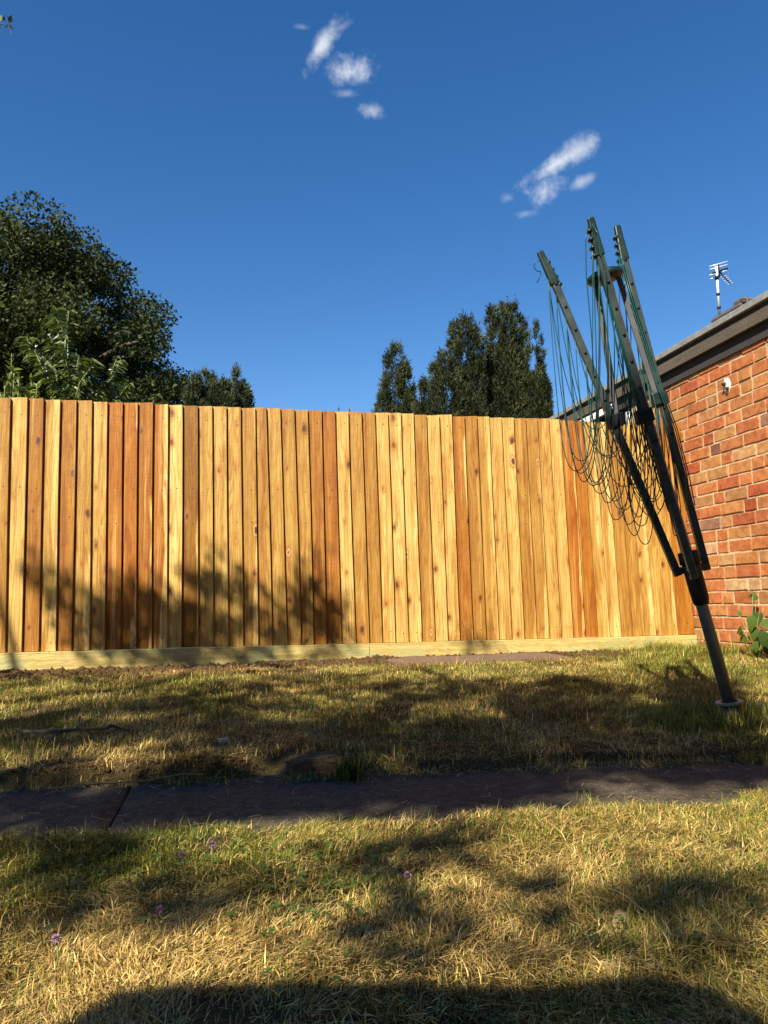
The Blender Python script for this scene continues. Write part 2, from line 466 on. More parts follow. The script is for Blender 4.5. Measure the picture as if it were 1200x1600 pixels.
M = {}
M['board'] = wood_board(); M['gravel'] = wood_gravel(); M['brick'] = brick_mat()
M['mortar'] = simple('lime_mortar', (.50, .385, .235), .95, 0, .22, 90, .8, .1)
M['ground'] = ground_mat(); M['soil'] = soil_mat(); M['path'] = path_mat(); M['grass'] = grass_mat()
M['fascia'] = fascia_mat()
M['trim'] = simple('roof_edge_trim', (.20, .20, .185), .6, 0, .45, 22, .3)
M['felt'] = simple('roof_felt', (.09, .09, .085), .9, 0, .3, 60, .5)
M['dark'] = simple('dark_soffit_and_gap_shade', (.03, .026, .022), .9)  # soffit and pipe stubs, also the strips standing in for shaded gaps
M['upvc'] = simple('white_upvc', (.78, .78, .76), .35, 0, .05)
M['pane'] = simple('window_glass', (.02, .025, .03), .08, 0, .1)
M['steel'] = simple('galvanised_steel', (.058, .074, .071), .28, .35, .35, 18, .05)
M['pole'] = simple('grey_steel_pole', (.14, .15, .152), .36, .3, .35, 12, .05)
M['black_plastic'] = simple('black_plastic', (.007, .008, .008), .5, 0, .3, 30, 0, .3)
M['green_plastic'] = simple('dark_green_plastic', (.006, .020, .015), .42, 0, .3, 30, 0, .3)
M['line'] = simple('green_line', (.007, .055, .047), .36, 0, .25, 50, 0, .35)
M['flange'] = simple('pale_green_flange', (.12, .19, .15), .45, 0, .2, 60)
M['nail'] = simple('nail_steel', (.05, .04, .03), .5, .6)
M['bark'] = simple('bark', (.10, .075, .05), .9, 0, .4, 40, .8)
M['twig'] = simple('dry_twig', (.07, .052, .036), .85, 0, .35, 60, .5)
M['stem'] = simple('green_stem', (.16, .20, .07), .6, 0, .2)
M['slab'] = simple('terracotta_slab', (.125, .075, .046), .9, 0, .45, 16, .7)
M['clod'] = simple('dry_earth', (.15, .095, .052), .95, 0, .5, 70, .9, .1)
M['deadleaf'] = simple('dead_leaf', (.27, .175, .080), .8, 0, .55, 45, .4)
M['stone'] = simple('pale_stone', (.50, .42, .28), .9, 0, .3, 60, .4)
M['oak'] = foliage('oak_leaf', (.012, .020, .005), (.078, .092, .018), .18, .6, .18)
M['cypress'] = foliage('cypress_spray', (.014, .020, .009), (.085, .092, .034), .10, .7, .15)
M['spruce'] = foliage('spruce_spray', (.018, .026, .013), (.11, .125, .055), .10, .7, .15)
M['peach'] = foliage('peach_leaf', (.030, .055, .010), (.145, .18, .042), .25, .35, .5)
M['laurel'] = foliage('laurel_leaf', (.05, .08, .010), (.20, .235, .03), .25, .4)
M['bramble'] = foliage('bramble_leaf', (.022, .052, .007), (.085, .135, .016), .25, .45)
M['shade'] = foliage('shade_tree_leaf', (.03, .055, .012), (.09, .13, .03), .12)
M['clover'] = foliage('clover_leaf', (.028, .065, .010), (.10, .16, .02), .25)
M['petal'] = simple('clover_petal', (.30, .17, .24), .7, 0, .3, 200)
M['cloth'] = simple('grey_cotton', (.12, .13, .16), .9)
M['tv'] = simple('aerial_alloy', (.75, .76, .78), .35, .3, .1)

# ------------------------------------------------------------------ ground
FY, WX = 4.22, 2.90                       # fence plane and garage wall plane
def y_near(x): return 1.54 - .115*(x + .407)      # near and far edges of the path
def y_far(x): return 1.968 - .137*(x + .525)

def gz(x, y):
    x = np.asarray(x, float); y = np.asarray(y, float)
    sm = lambda e0, e1, v: (lambda t: t*t*(3-2*t))(np.clip((v-e0)/(e1-e0), 0, 1))
    wob = (fnoise(x, y, 3.2, 5)-.5)*.028 + (vnoise(x, y, 14, 8)-.5)*.012
    near = wob
    yn, yf = y_near(x) + (vnoise(x, y*0, 9, 3)-.5)*.05, y_far(x) + (vnoise(x, y*0, 7, 4)-.5)*.06
    bank = .016 + .020*np.exp(-((x+.15)/.5)**2)
    t = np.clip((y-yf)/(FY-yf), 0, 1)
    far = bank + (.105-bank)*t + wob*.9
    z = near*(1-sm(-.03, .02, y-yn)) + (-.045)*sm(-.03, .02, y-yn)
    z = z*(1-sm(0, .055, y-yf)) + far*sm(0, .055, y-yf)
    # hollow left of the earth clod by the path
    hx, hy = HOLLOW
    z = z - .06*np.exp(-(((x-hx)/.035)**2 + ((y-hy)/.06)**2))
    z = np.where(y > FY+.05, .10, z)
    return z
_h = at_z(420, 1200, .0); HOLLOW = (_h[0], y_far(_h[0])+.05)
_h = at_z(487, 1200, .0); CLOD = (_h[0], y_far(_h[0])+.055)

xs = np.concatenate([-np.geomspace(300, 3.2, 16), np.arange(-3.0, 4.6, .03), np.geomspace(4.8, 300, 16)])
ys = np.concatenate([-np.geomspace(300, 1.2, 16), np.arange(-1.0, 4.6, .025), np.geomspace(4.8, 600, 20)])
X, Y = np.meshgrid(xs, ys)
Z = gz(X, Y); Z = np.where((Y < -.9) | (X < -3) | (X > 4.57), np.where(Y > FY, .10, Z), Z)
nx, ny = len(xs), len(ys)
idx = np.arange(nx*ny).reshape(ny, nx)
Q = np.stack([idx[:-1, :-1], idx[:-1, 1:], idx[1:, 1:], idx[1:, :-1]], -1).reshape(-1, 4)
g = big_mesh('ground', np.stack([X, Y, Z], -1).reshape(-1, 3), Q, M['ground'], smooth=True)
tag(g, 'garden lawn soil sheet running out past the fence', None, None, 'structure')

# path: cast slabs with a joint left of centre
path = empty('path', (0.3, 1.7, -.03)); tag(path, 'dark weathered concrete path crossing the lawn', None, None, 'structure')
jx = at_z(186, 1262, -.005)[0]
cuts = [jx-3.6, jx-1.8, jx, jx+1.8, jx+3.6]
for a, b in zip(cuts[:-1], cuts[1:]):
    N = 40; V = []; Fc = []
    gap = .0035
    for i in range(N+1):
        x = a+gap + (b-a-2*gap)*i/N
        for j in range(13):
            t = j/12
            y = y_near(x)-.05 + (y_far(x)+.05-y_near(x)+.05)*t
            e = min(1, min(i, N-i)/1.5)
            V.append((x + (y-1.7)*.12*0, y, -.006 + .006*float(fnoise(x, y, 5, 31)) - .004*(1-e)))
    nt = len(V)
    for i in range(N):
        for j in range(12):
            Fc.append((i*13+j, (i+1)*13+j, (i+1)*13+j+1, i*13+j+1))
    # skirt
    ring = [i*13 for i in range(N+1)] + [N*13+j for j in range(1, 13)] + [i*13+12 for i in range(N-1, -1, -1)] + [j for j in range(11, 0, -1)]
    for r_ in ring: V.append((V[r_][0], V[r_][1], -.06))
    for i in range(len(ring)):
        i2 = (i+1) % len(ring)
        Fc.append((ring[i], nt+i, nt+i2, ring[i2]))
    mesh('slab', V, Fc, M['path'], path, True)

# ------------------------------------------------------------------ fence
TOPS = [18, 44.5, 69.5, 95.5, 120.5, 145, 169, 192.5, 216, 239.5, 263, 285.5, 309, 331.5, 354, 376, 398.5, 416, 437.5, 459.5, 480.5, 502, 523, 543.5, 564,
        585, 605, 625, 645, 665, 685, 704.5, 724, 743.5, 763, 782, 801, 819.5, 838, 856, 873.5, 891, 908.5, 925.5, 942, 959, 975.5, 992, 1008.5, 1024, 1041]
BOTS = [9.5, 35.5, 61.5, 88, 113, 140, 164, 189, 213, 237.5, 261.5, 284, 310, 333.5, 357, 380, 403.5, 425.5, 449, 470, 490, 510, 533, 555, 576.5,
        596.5, 617, 637.5, 658, 678.5, 699, 717.5, 738, 758.5, 778, 798, 817.5, 837, 856.5, 875.5, 894, 913, 932, 951, 969, 987, 1005, 1023, 1041, 1057, 1074]
xt = [at_Y(x, 622+.0415*x, FY)[0] for x in TOPS]; xb = [at_Y(x, 1018.5-.0267*x, FY)[0] for x in BOTS]
xt[-1] = xb[-1] = WX-.012
tone = {0: .42, 1: .18, 2: .62, 3: .30, 4: .62, 5: .35, 6: .15, 7: .82, 8: .78, 9: .84, 10: .8, 11: .02, 12: .98, 13: .32, 14: .22, 15: .28, 16: .36, 17: .45, 18: .36, 19: .40, 20: .34, 21: .62,
        22: .68, 23: .06, 24: .42, 25: .45, 26: .08, 27: .10, 28: .12, 29: .42, 30: .18, 31: .16, 32: .70, 33: .5, 34: .32, 35: .22, 36: .16, 37: .5, 38: .45, 39: .26, 40: .12, 41: .82, 42: .84, 43: .3,
        44: .2, 45: .48, 46: .46, 47: .25, 48: .32, 49: .34, 50: .66}
split = {2: .95, 3: .5, 5: .85, 8: .74, 9: .82, 10: .55, 12: .97, 16: .8, 22: .99, 28: .6, 29: .9, 32: .88, 34: .8, 37: .9, 38: .85, 41: .7, 43: .5, 44: .3, 46: .85, 47: .5, 49: .75}
fence = empty('fence', (0.8, FY, .10)); tag(fence, 'new timber feather-edge fence of upright orange and pale boards across the garden', 'fence')
# boards continue past the left edge of the picture
while xt[0] > -3.2:
    xt.insert(0, xt[0]-.0875); xb.insert(0, xb[0]-.0865)
shift = len(xt) - len(TOPS)
nails = []
for i in range(1, len(xt)):
    k = i - shift
    a0, a1, b0, b1 = xb[i-1]-.010, xb[i], xt[i-1]-.010, xt[i]
    cx = (xb[i-1]+xb[i])/2
    zb = .2035 - .0045*(cx+1.15) + rnd.uniform(-.001, .001); zt = 1.561 - .0045*(cx+1.15) + rnd.uniform(-.005, .004)
    yl0, yl1, yr0, yr1 = FY-.001, FY+.0025, FY-.0195, FY-.0035     # thin left edge tucked behind, thick right edge proud
    V, Fc = [], []
    NS = 6
    bow = rnd.uniform(-.0016, .0016); ph = rnd.uniform(0, 6)
    for s in range(NS+1):
        t = s/NS; z = zb + (zt-zb)*t
        if s == NS: zr = zt + rnd.uniform(-.0015, .0015)
        else: zr = z
        wv = bow*math.sin(math.pi*t) + .0008*math.sin(5*t+ph)
        xl = a0 + (b0-a0)*t + wv; xr = a1 + (b1-a1)*t + wv
        V += [(xl-cx, yl0-FY, z-zb), (xr-cx-.0012, yr0-FY, zr-zb), (xr-cx, yr0+.002-FY, zr-zb), (xr-cx, yr1-FY, zr-zb), (xl-cx, yl1-FY, z-zb)]
    for s in range(NS):
        for j in range(5):
            j2 = (j+1) % 5
            Fc.append((s*5+j, s*5+j2, (s+1)*5+j2, (s+1)*5+j))
    Fc.append((4, 3, 2, 1, 0)); Fc.append(tuple(NS*5+j for j in range(5)))
    o = mesh('board', [(v[0], v[1], v[2]) for v in V], Fc, M['board'], fence)
    o.location = (cx, FY, zb)
    tn = tone.get(k-0, rnd.choice([.2, .35, .5, .7, .8]))
    o.color = (min(1, max(0, tn + rnd.uniform(-.03, .03))), rnd.random(), split.get(k, 3.0), 1)
    for zz in (1.475, 1.07, .885, .25):
        if zz == .885 and rnd.random() < .3: continue
        t = (zz-zb)/(zt-zb)
        xr = a1+(b1-a1)*t; xl = a0+(b0-a0)*t
        nails.append((xl + (xr-xl)*(.72+rnd.uniform(-.05, .05)), zz + rnd.uniform(-.008, .008), .72))
V, Fc = [], []
for (x, z, t) in nails:
    y = FY-.001 - .0185*t - .0006
    n0 = len(V); r_ = .0034
    for j in range(6):
        V.append((x + r_*math.cos(j*math.pi/3), y, z + r_*math.sin(j*math.pi/3)))
    for j in range(6):
        V.append((x + r_*math.cos(j*math.pi/3), y+.004, z + r_*math.sin(j*math.pi/3)))
    Fc.append(tuple(n0+j for j in range(6)))
    for j in range(6): Fc.append((n0+j, n0+6+j, n0+6+(j+1) % 6, n0+(j+1) % 6))
o = mesh('nail_heads', V, Fc, M['nail'], fence); tag(o, kind='stuff')
# gravel boards at the foot
gx = [at_Y(577, 1015, FY-.02)[0], at_Y(1053, 1010, FY-.02)[0]]
segs = [(-3.2, gx[0]-3.05), (gx[0]-3.048, gx[0]-.001), (gx[0]+.001, gx[1]-.001), (gx[1]+.001, WX-.006)]
for a, b in segs:
    if b-a < .02: continue
    za = .2020 - .0045*(a+1.15); zb_ = .2020 - .0045*(b+1.15)
    lo0 = .095 - .004*(a+1.15); lo1 = .095 - .004*(b+1.15)
    y0, y1 = FY-.034, FY-.004
    V = [(a, y0, lo0), (b, y0, lo1), (b, y1, lo1), (a, y1, lo0), (a, y0, za-.001), (b, y0, zb_-.001), (b, y1, zb_-.001), (a, y1, za-.001)]
    _, f = box_vf(0, 1, 0, 1, 0, 1)
    o = mesh('gravel_board', V, f, M['gravel'], fence)
    md = o.modifiers.new('bevel', 'BEVEL'); md.width = .0025; md.segments = 2
for x in (-2.6, -.78, 1.04, 2.82):
    box('post', (x-.05, x+.05, FY+.045, FY+.145, .0, 1.5), M['gravel'], fence)
for z in (.24, .85, 1.42):
    box('rail', (-3.2, WX-.01, FY+.006, FY+.044, z, z+.07), M['gravel'], fence)

# ------------------------------------------------------------------ garage
gar = empty('garage', (WX+1.5, 4.3, .07)); tag(gar, 'flat-roofed red brick garage at the right end of the fence', 'garage')
WIN0, WIN1 = 4.80, 6.30                       # window beyond the fence
ZB, ZT = .074, 1.945
mw = WX + .0048
V, Fc = box_vf(mw, WX+3.0, .8, WIN0-.004, -.1, ZT); mesh('wall', V, Fc, M['mortar'], gar)
V, Fc = box_vf(mw, WX+3.0, WIN0-.002, WIN1, -.1, .85); mesh('wall', V, Fc, M['mortar'], gar)
V, Fc = box_vf(mw, WX+3.0, WIN1+.002, 7.6, -.1, ZT); mesh('wall', V, Fc, M['mortar'], gar)
BR = [(.44, .165, .055), (.45, .195, .065), (.43, .145, .048), (.45, .235, .085), (.40, .20, .080), (.36, .090, .033), (.43, .255, .10), (.31, .17, .11), (.48, .29, .12), (.42, .135, .045), (.20, .085, .055), (.50, .34, .17)]
BWT = [20, 16, 18, 6, 7, 8, 3, 2, 2, 14, 1, 1]
def brick_mesh(L, seed):
    r = np.random.default_rng(seed)
    H, Dp = .0645, .05
    na, nb = max(3, int(L/.036)), 3
    V, Fc = [], []
    # front face grid (faces -X), worn arrises
    us = [0, .0028/L] + [i/na for i in range(1, na)] + [1-.0028/L, 1]; vs_ = [0, .0028/H, .35, .65, 1-.0028/H, 1]
    na, nb = len(us)-1, len(vs_)-1
    tilt = r.normal(0, .0008, 2)
    for i in range(na+1):
        for j in range(nb+1):
            u, v = us[i], vs_[j]
            e = (i in (0, na)) + (j in (0, nb))
            y = (u-.5)*L + r.normal(0, .0013); z = v*H + r.normal(0, .0013)
            V.append((.0030*(e > 0)*1.0 + .0022*(e > 1) + abs(r.normal(0, .0005)) + tilt[0]*(u-.5) + tilt[1]*(v-.5), y, z))
    for i in range(na):
        for j in range(nb):
            a = i*(nb+1)+j
            Fc.append((a, a+1, a+nb+2, a+nb+1))
    ring = [j for j in range(nb+1)] + [i*(nb+1)+nb for i in range(1, na+1)] + [na*(nb+1)+j for j in range(nb-1, -1, -1)] + [i*(nb+1) for i in range(na-1, 0, -1)]
    n0 = len(V)
    for q in ring: V.append((Dp, V[q][1]*1.001, V[q][2]))
    for i in range(len(ring)):
        i2 = (i+1) % len(ring); Fc.append((ring[i], n0+i, n0+i2, ring[i2]))
    me = bpy.data.meshes.new('brick'); me.from_pydata(V, [], Fc); me.materials.append(M['brick']); me.update()
    return me
STR = [brick_mesh(.190, s) for s in range(6)]; HED = [brick_mesh(.094, s+20) for s in range(5)]; TQ = [brick_mesh(.138, s+40) for s in range(3)]
lens = {0: .200, 1: .104, 2: .148}
ROWS = []
course = 0; z = ZB - .075
n_b = 0; extra_V, extra_F = [], []
while z < ZT - .02:
    y = 3.02 + rnd.choice([0, .06, .11, .17]); ROWS.append((z, y))
    prev = 1
    while y < WIN0 - .01:
        pick = rnd.random()
        kind = 1 if (pick < .38 and prev == 0) else (2 if pick > .93 else 0)
        if z + .07 > ZT: break
        L = lens[kind]
        if y + L > WIN0 - .004:
            kind = 1; L = lens[1]
            if y + L > WIN0 + .0: break
        vis = not (y > FY+.02 and z < 1.35)
        if vis:
            me = rnd.choice((STR, HED, TQ)[kind])
            o = bpy.data.objects.new('brick', me); COL.objects.link(o); o.parent = gar
            o.matrix_parent_inverse = Matrix.Translation(-Vector(gar.location))
            o.location = (WX + rnd.uniform(-.0035, .0015), y+L/2+rnd.uniform(-.0015, .0015), z+.0055+rnd.uniform(-.001, .001))
            o.rotation_euler = (rnd.uniform(-.006, .006), rnd.uniform(-.006, .006), rnd.uniform(-.006, .006))
            c = rnd.choices(BR, BWT)[0]; s = rnd.uniform(.88, 1.12)
            o.color = (c[0]*s, c[1]*s*rnd.uniform(.94, 1.06), c[2]*s, 1)
            n_b += 1
        prev = kind; y += L
    course += 1; z += .075
    if z > 1.83: break
# the run of wall nearer the camera than the frame shows, bricks joined
def join_bricks(y0, name):
    V, Fc = [], []
    for z_, ys_ in ROWS:
        y = ys_ - .005
        while y - .19 > y0:
            L = .19 if rnd.random() < .75 else .094
            n0 = len(V); jx_ = rnd.uniform(-.002, .001)
            v, f = box_vf(WX+jx_, WX+.05, y-L, y, z_+.0055, z_+.07)
            V += v; Fc += [tuple(q+n0 for q in ff) for ff in f]
            y -= L + .010
    o = mesh(name, V, Fc, M['brick'], gar); o.color = (.44, .17, .058, 1); tag(o, kind='stuff')
join_bricks(.8, 'near_bricks')
# fascia boards, roof trim, felt deck, soffit
FX = WX - .045
yj = at_X(1163, 485, FX)[1]
for a, b in ((.5, yj-1.81), (yj-1.806, yj-.002), (yj+.002, yj+2.4), (yj+2.404, 8.0)):
    o = box('fascia_board', (FX, FX+.022, a, b, 1.914, 1.990), M['fascia'], gar, .002)
box('eaves_shade_strip', (WX-.013, WX-.006, .5, 8.0, 1.832, 1.946), M['dark'], gar)  # dark strip before the top bricks, stands in for the shaded open eave
box('soffit', (FX+.023, WX+3.05, .5, 8.0, 1.948, 1.99), M['dark'], gar)
yk = at_X(1142, 494, FX-.02)[1]
for a, b in ((.48, yk-2.004), (yk-2.0, yk-.001), (yk+.001, yk+2.4), (yk+2.404, 8.02)):
    box('roof_trim', (FX-.022, FX+.02, a, b, 2.013, 2.052), M['trim'], gar, .003)
box('roof_deck', (FX+.021, WX+3.05, .5, 8.0, 1.992, 2.046), M['felt'], gar)
box('trim_gap_shade', (FX+.004, FX+.0205, .5, 8.0, 1.9915, 2.012), M['dark'], gar)  # dark filler giving the recess between trim and fascia its shade
# window with white frame beyond the fence
win = box('window', (WX+.045, WX+.055, WIN0+.09, WIN1-.05, .86, 1.85), M['pane'], gar)
for b in ((WX-.034, WX-.0135, WIN0+.20, WIN1, 1.848, 1.905), (WX+.0, WX+.055, WIN0+.02, WIN0+.085, .86, 1.80), (WX+.0, WX+.055, WIN1-.055, WIN1, .86, 1.84), (WX-.02, WX+.06, WIN0+.02, WIN1, .80, .857)):
    o = box('frame', b, M['upvc'], None, .004); o.parent = win
    o.matrix_parent_inverse = Matrix()
# old mortar-bedded pipe stub in the wall
pc = at_X(1136, 602, WX)
V, Fc = [], []
for i in range(7):
    for j in range(10):
        th = 2*math.pi*j/10; r_ = .047*(i/6)*(1+.25*rnd.uniform(-1, 1)); 
        V.append((WX-.012*(1-(i/6)**2)-.002 + rnd.uniform(-.002, .002) + (.008 if i == 6 else 0), pc[1]+.75*r_*math.cos(th), pc[2]+1.25*r_*math.sin(th)))
for i in range(6):
    for j in range(10):
        Fc.append((i*10+j, i*10+(j+1) % 10, (i+1)*10+(j+1) % 10, (i+1)*10+j))
mesh('mortar_patch', V, Fc, M['upvc'] if False else simple('pale_patch', (.58, .48, .40), .9, 0, .2, 80, .6), gar, True)
tube('pipe_stub', [(WX-.002, pc[1]+.006, pc[2]+.01), (WX-.03, pc[1]-.004, pc[2]+.004)], .011, M['dark'], gar, 10)
tube('pipe_stub', [(WX-.002, pc[1]-.012, pc[2]-.022), (WX-.022, pc[1]-.02, pc[2]-.026)], .009, M['dark'], gar, 10)

# ------------------------------------------------------------------ house beyond the garage, chimney, aerial, dish
ch = at_d(1157, 471, 9.0)
chf = at_X(1112, 493, ch[0])
hz = ch[2]-.95
house = empty('house', (ch[0]+2.0, ch[1]+2, .1)); tag(house, 'neighbouring house whose dark brick chimney shows over the garage roof', 'house')
box('wall', (ch[0]-.3, ch[0]+7, ch[1]-1.2, ch[1]+6, .05, hz-.6), M['mortar'], house)
V = [(ch[0]-.5, ch[1]-1.4, hz-.6), (ch[0]+7.2, ch[1]-1.4, hz-.6), (ch[0]+7.2, ch[1]+6.2, hz-.6), (ch[0]-.5, ch[1]+6.2, hz-.6), (ch[0]+.6, ch[1]+.3, hz-.1), (ch[0]+6, ch[1]+.3, hz-.1), (ch[0]+6, ch[1]+4, hz-.1), (ch[0]+.6, ch[1]+4, hz-.1)]
_, f = box_vf(0, 1, 0, 1, 0, 1); roof = mesh('roof', V, f, M['felt'], house)
def far_brick(name, c0, c1):
    m, k, p, out = material(name)
    bt = k.n('ShaderNodeTexBrick'); o_ = k.n('ShaderNodeTexCoord').outputs['Object']
    s = k.n('ShaderNodeSeparateXYZ'); k.put(s.inputs[0], o_); cb = k.n('ShaderNodeCombineXYZ')
    k.put(cb.inputs[0], k.math('ADD', s.outputs[0], s.outputs[1])); k.put(cb.inputs[1], s.outputs[2])
    k.put(bt.inputs['Vector'], cb.outputs[0]); bt.inputs['Scale'].default_value = 1
    bt.inputs['Brick Width'].default_value = .225; bt.inputs['Row Height'].default_value = .075; bt.inputs['Mortar Size'].default_value = .006
    bt.inputs['Color1'].default_value = c0+(1,); bt.inputs['Color2'].default_value = c1+(1,); bt.inputs['Mortar'].default_value = (.16, .13, .11, 1)
    k.put(p.inputs['Base Color'], bt.outputs[0]); p.inputs['Roughness'].default_value = .9
    return m
M['soot'] = far_brick('sooty_brick', (.045, .032, .028), (.075, .05, .042))
Yf = max(chf[1], ch[1]+.5)
stack = box('chimney', (ch[0]+.02, ch[0]+.75, ch[1]+.05, Yf, hz-.5, ch[2]-.05), M['soot'], house)
o = box('chimney_cap', (ch[0], ch[0]+.77, ch[1]+.02, Yf+.02, ch[2]-.048, ch[2]-.008), M['soot'], None); o.parent = stack; o.matrix_parent_inverse = Matrix()
o = box('chimney_cap', (ch[0]+.03, ch[0]+.70, ch[1]-.0, ch[1]+(Yf-ch[1])*.30, ch[2]-.005, ch[2]+.06), M['soot'], None); o.parent = stack; o.matrix_parent_inverse = Matrix()

ad = 9.6
mast0, mast1 = at_d(1124, 492, ad), at_d(1119.5, 416, ad)
aer = empty('tv_aerial', tuple(mast0)); tag(aer, 'small white television aerial on a mast above the chimney', 'aerial')
tube('mast', [mast0, mast1], .017, M['tv'], aer, 8)
def A(x, y, dd=0): return at_d(x, y, ad+dd)
for (x0, y0, x1, y1) in ((1108.5, 416.5, 1137, 408.5), (1109, 421, 1137, 413.5), (1108.5, 430, 1120, 427.5), (1110, 436, 1119, 433), (1128, 424.5, 1136, 422.5), (1129, 430, 1138, 427.5)):
    tube('reflector', [A(x0, y0, .05), A(x1, y1, .05)], .007, M['tv'], aer, 5)
tube('dipole', [A(1113.5, 427), A(1137, 419.5)], .013, M['black_plastic'], aer, 6)
tube('boom', [A(1121.5, 418), A(1126, 427, .1), A(1141, 443, .5)], .010, M['black_plastic'], aer, 6)
tube('reflector_bracket', [A(1122.5, 413, .04), A(1124, 433, .04)], .010, M['black_plastic'], aer, 6)
for i in range(5):
    t = i/4; x = 1131+t*10; y = 431.5+t*11.5; l = 5.2-1.0*t
    tube('director', [A(x-l, y+l*.35, .2+.3*t), A(x+l, y-l*.35, .2+.3*t)], .0045, M['tv'], aer, 4)
tube('clamp', [A(1119.8, 431), A(1120.3, 437)], .024, M['black_plastic'], aer, 8)
tube('clamp', [A(1121.8, 458), A(1122.1, 462)], .022, M['black_plastic'], aer, 8)
tube('clamp', [A(1123.2, 479), A(1123.5, 483)], .024, M['black_plastic'], aer, 8)

# white satellite dish, only its rim reaches into the frame
dc = at_d(1216.5, 411, 6.6)
dish = empty('satellite_dish', (dc[0], dc[1], 2.05)); tag(dish, 'white dish rim at the far right edge above the garage roof', 'dish')
V = [tuple(dc + np.array([.02, .03, 0]))]; Fc = []
sdv = RT*.10; udv = UP*.042
for i in range(1, 4):
    for j in range(20):
        th = 2*math.pi*j/20
        V.append(tuple(dc + (sdv*math.cos(th) + udv*math.sin(th))*(i/3) - FW*.03*(i/3)**2))
for j in range(20): Fc.append((0, 1+j, 1+(j+1) % 20))
for i in range(2):
    for j in range(20): Fc.append((1+i*20+j, 1+(i+1)*20+j, 1+(i+1)*20+(j+1) % 20, 1+i*20+(j+1) % 20))
o = mesh('reflector', V, Fc, M['upvc'], dish, True); md = o.modifiers.new('thick', 'SOLIDIFY'); md.thickness = .008
tube('pole', [(dc[0]+.02, dc[1]+.04, 2.047), tuple(dc + np.array([.02, .04, 0]))], .02, M['steel'], dish, 8)
tube('arm', [tuple(dc+np.array([.02, .03, -.03])), tuple(dc - FW*.12 - UP*.05)], .007, M['steel'], dish, 6)

# ------------------------------------------------------------------ rotary clothes dryer
bz = .05
for _ in range(6):
    B0 = at_z(1145, 1130, bz); bz = float(gz(B0[0], B0[1]))
DD = float((B0-CAM) @ FW)
def P(x, y, dd=0.0): return at_d(x, y, DD+dd)
dry = empty('rotary_clothes_dryer', tuple(B0)); tag(dry, 'folded rotary clothes dryer leaning left with green lines hanging from its arms', 'clothes dryer')
LEAN = .10                                        # top leans slightly away
def PA(x, y, dd=0):                               # on the leaning pole's depth
    return P(x, y, dd + LEAN*(1130-y)/700)
axis = PA(945, 430) - PA(1140, 1098); axis /= np.linalg.norm(axis)
tube('pole', [PA(1141, 1102), PA(1078, 880), PA(1010, 650), PA(947, 436)], [.0195, .0175, .016, .016], M['pole'], dry, 14)
tube('ground_socket', [B0 - np.array([0, 0, .05]), PA(1139.5, 1099)], [.040, .034], M['green_plastic'], dry, 14)
# flange ring round the foot
fc = PA(1139.5, 1097.5)
V, Fc = [], []
e1 = np.cross(axis, FW); e1 /= np.linalg.norm(e1); e2 = np.cross(axis, e1)
tiltz = np.array([-.06, .0, 1.0]) + axis*.6; tiltz /= np.linalg.norm(tiltz)
e1 = RT - tiltz*(RT@tiltz); e1 /= np.linalg.norm(e1); e2 = np.cross(tiltz, e1)
for (r_, h) in ((.026, .004), (.041, .003), (.041, -.003), (.026, -.003)):
    for j in range(24):
        th = 2*math.pi*j/24
        V.append(fc + e1*r_*math.cos(th) + e2*r_*math.sin(th) + tiltz*h)
for i in range(4):
    for j in range(24): Fc.append((i*24+j, i*24+(j+1) % 24, ((i+1) % 4)*24+(j+1) % 24, ((i+1) % 4)*24+j))
mesh('flange', V, Fc, M['flange'], dry)
tube('sleeve', [PA(1096.5, 944), PA(1094, 934), PA(1086.5, 908), PA(1077, 872)], [.0225, .0265, .0275, .0275], M['black_plastic'], dry, 16)
tube('sleeve_collar', [PA(1079, 880), PA(1074, 862)], [.033, .030], M['black_plastic'], dry, 14)
# hub arms
hub = PA(1081, 888)
lb, mb, rb = PA(1057, 893, .02), PA(1083, 897, -.055), PA(1102.5, 884, .02)
for q in (lb, mb, rb):
    bar('hub_arm', hub, q, .020, .034, axis, M['black_plastic'], dry, .003)
ARM = {'l': (lb, P(848, 398, .20)), 'm': (mb, P(921, 346, .0)), 'r': (rb, P(962.5, 358, .24))}
def on(a, t): p0, p1 = ARM[a]; return p0 + (p1-p0)*t
holes = [0.965, 0.90, 0.825, 0.75, 0.675, 0.60, 0.525, 0.45, 0.375]
for a in 'lmr':
    p0, p1 = ARM[a]
    ax = (p1-p0)/np.linalg.norm(p1-p0)
    bar('arm', p0 - ax*.015, on(a, .915), .0235, .019, RT, M['steel'], dry, .003)
    # notched plastic end cap
    L = np.linalg.norm(p1-p0)
    v_, f_ = bar_vf(on(a, .90), p1 + ax*.012, .031, .025, RT)
    v_ = [q if i_ < 4 else (p1 + ax*.012) + (q-(p1+ax*.012))*.66 + RT*(-.006 if a == 'l' else .006) for i_, q in enumerate(v_)]
    ec = mesh('end_cap', v_, f_, M['green_plastic'], dry); md = ec.modifiers.new('bevel', 'BEVEL'); md.width = .004; md.segments = 2
    sgn = 1 if a == 'l' else -1
    for i in range(4):
        c = on(a, .905 + i*.024) + RT*sgn*(.016 - i*.0025)
        tube('notch', [c - UP*.006 - FW*.011, c - UP*.006 + FW*.011], .0075, M['green_plastic'], dry, 6)
    for t in holes[1:]:
        c = on(a, t) - FW*.0105
        tube('line_eyelet', [c, c - FW*.003], .0045, M['black_plastic'], dry, 8)
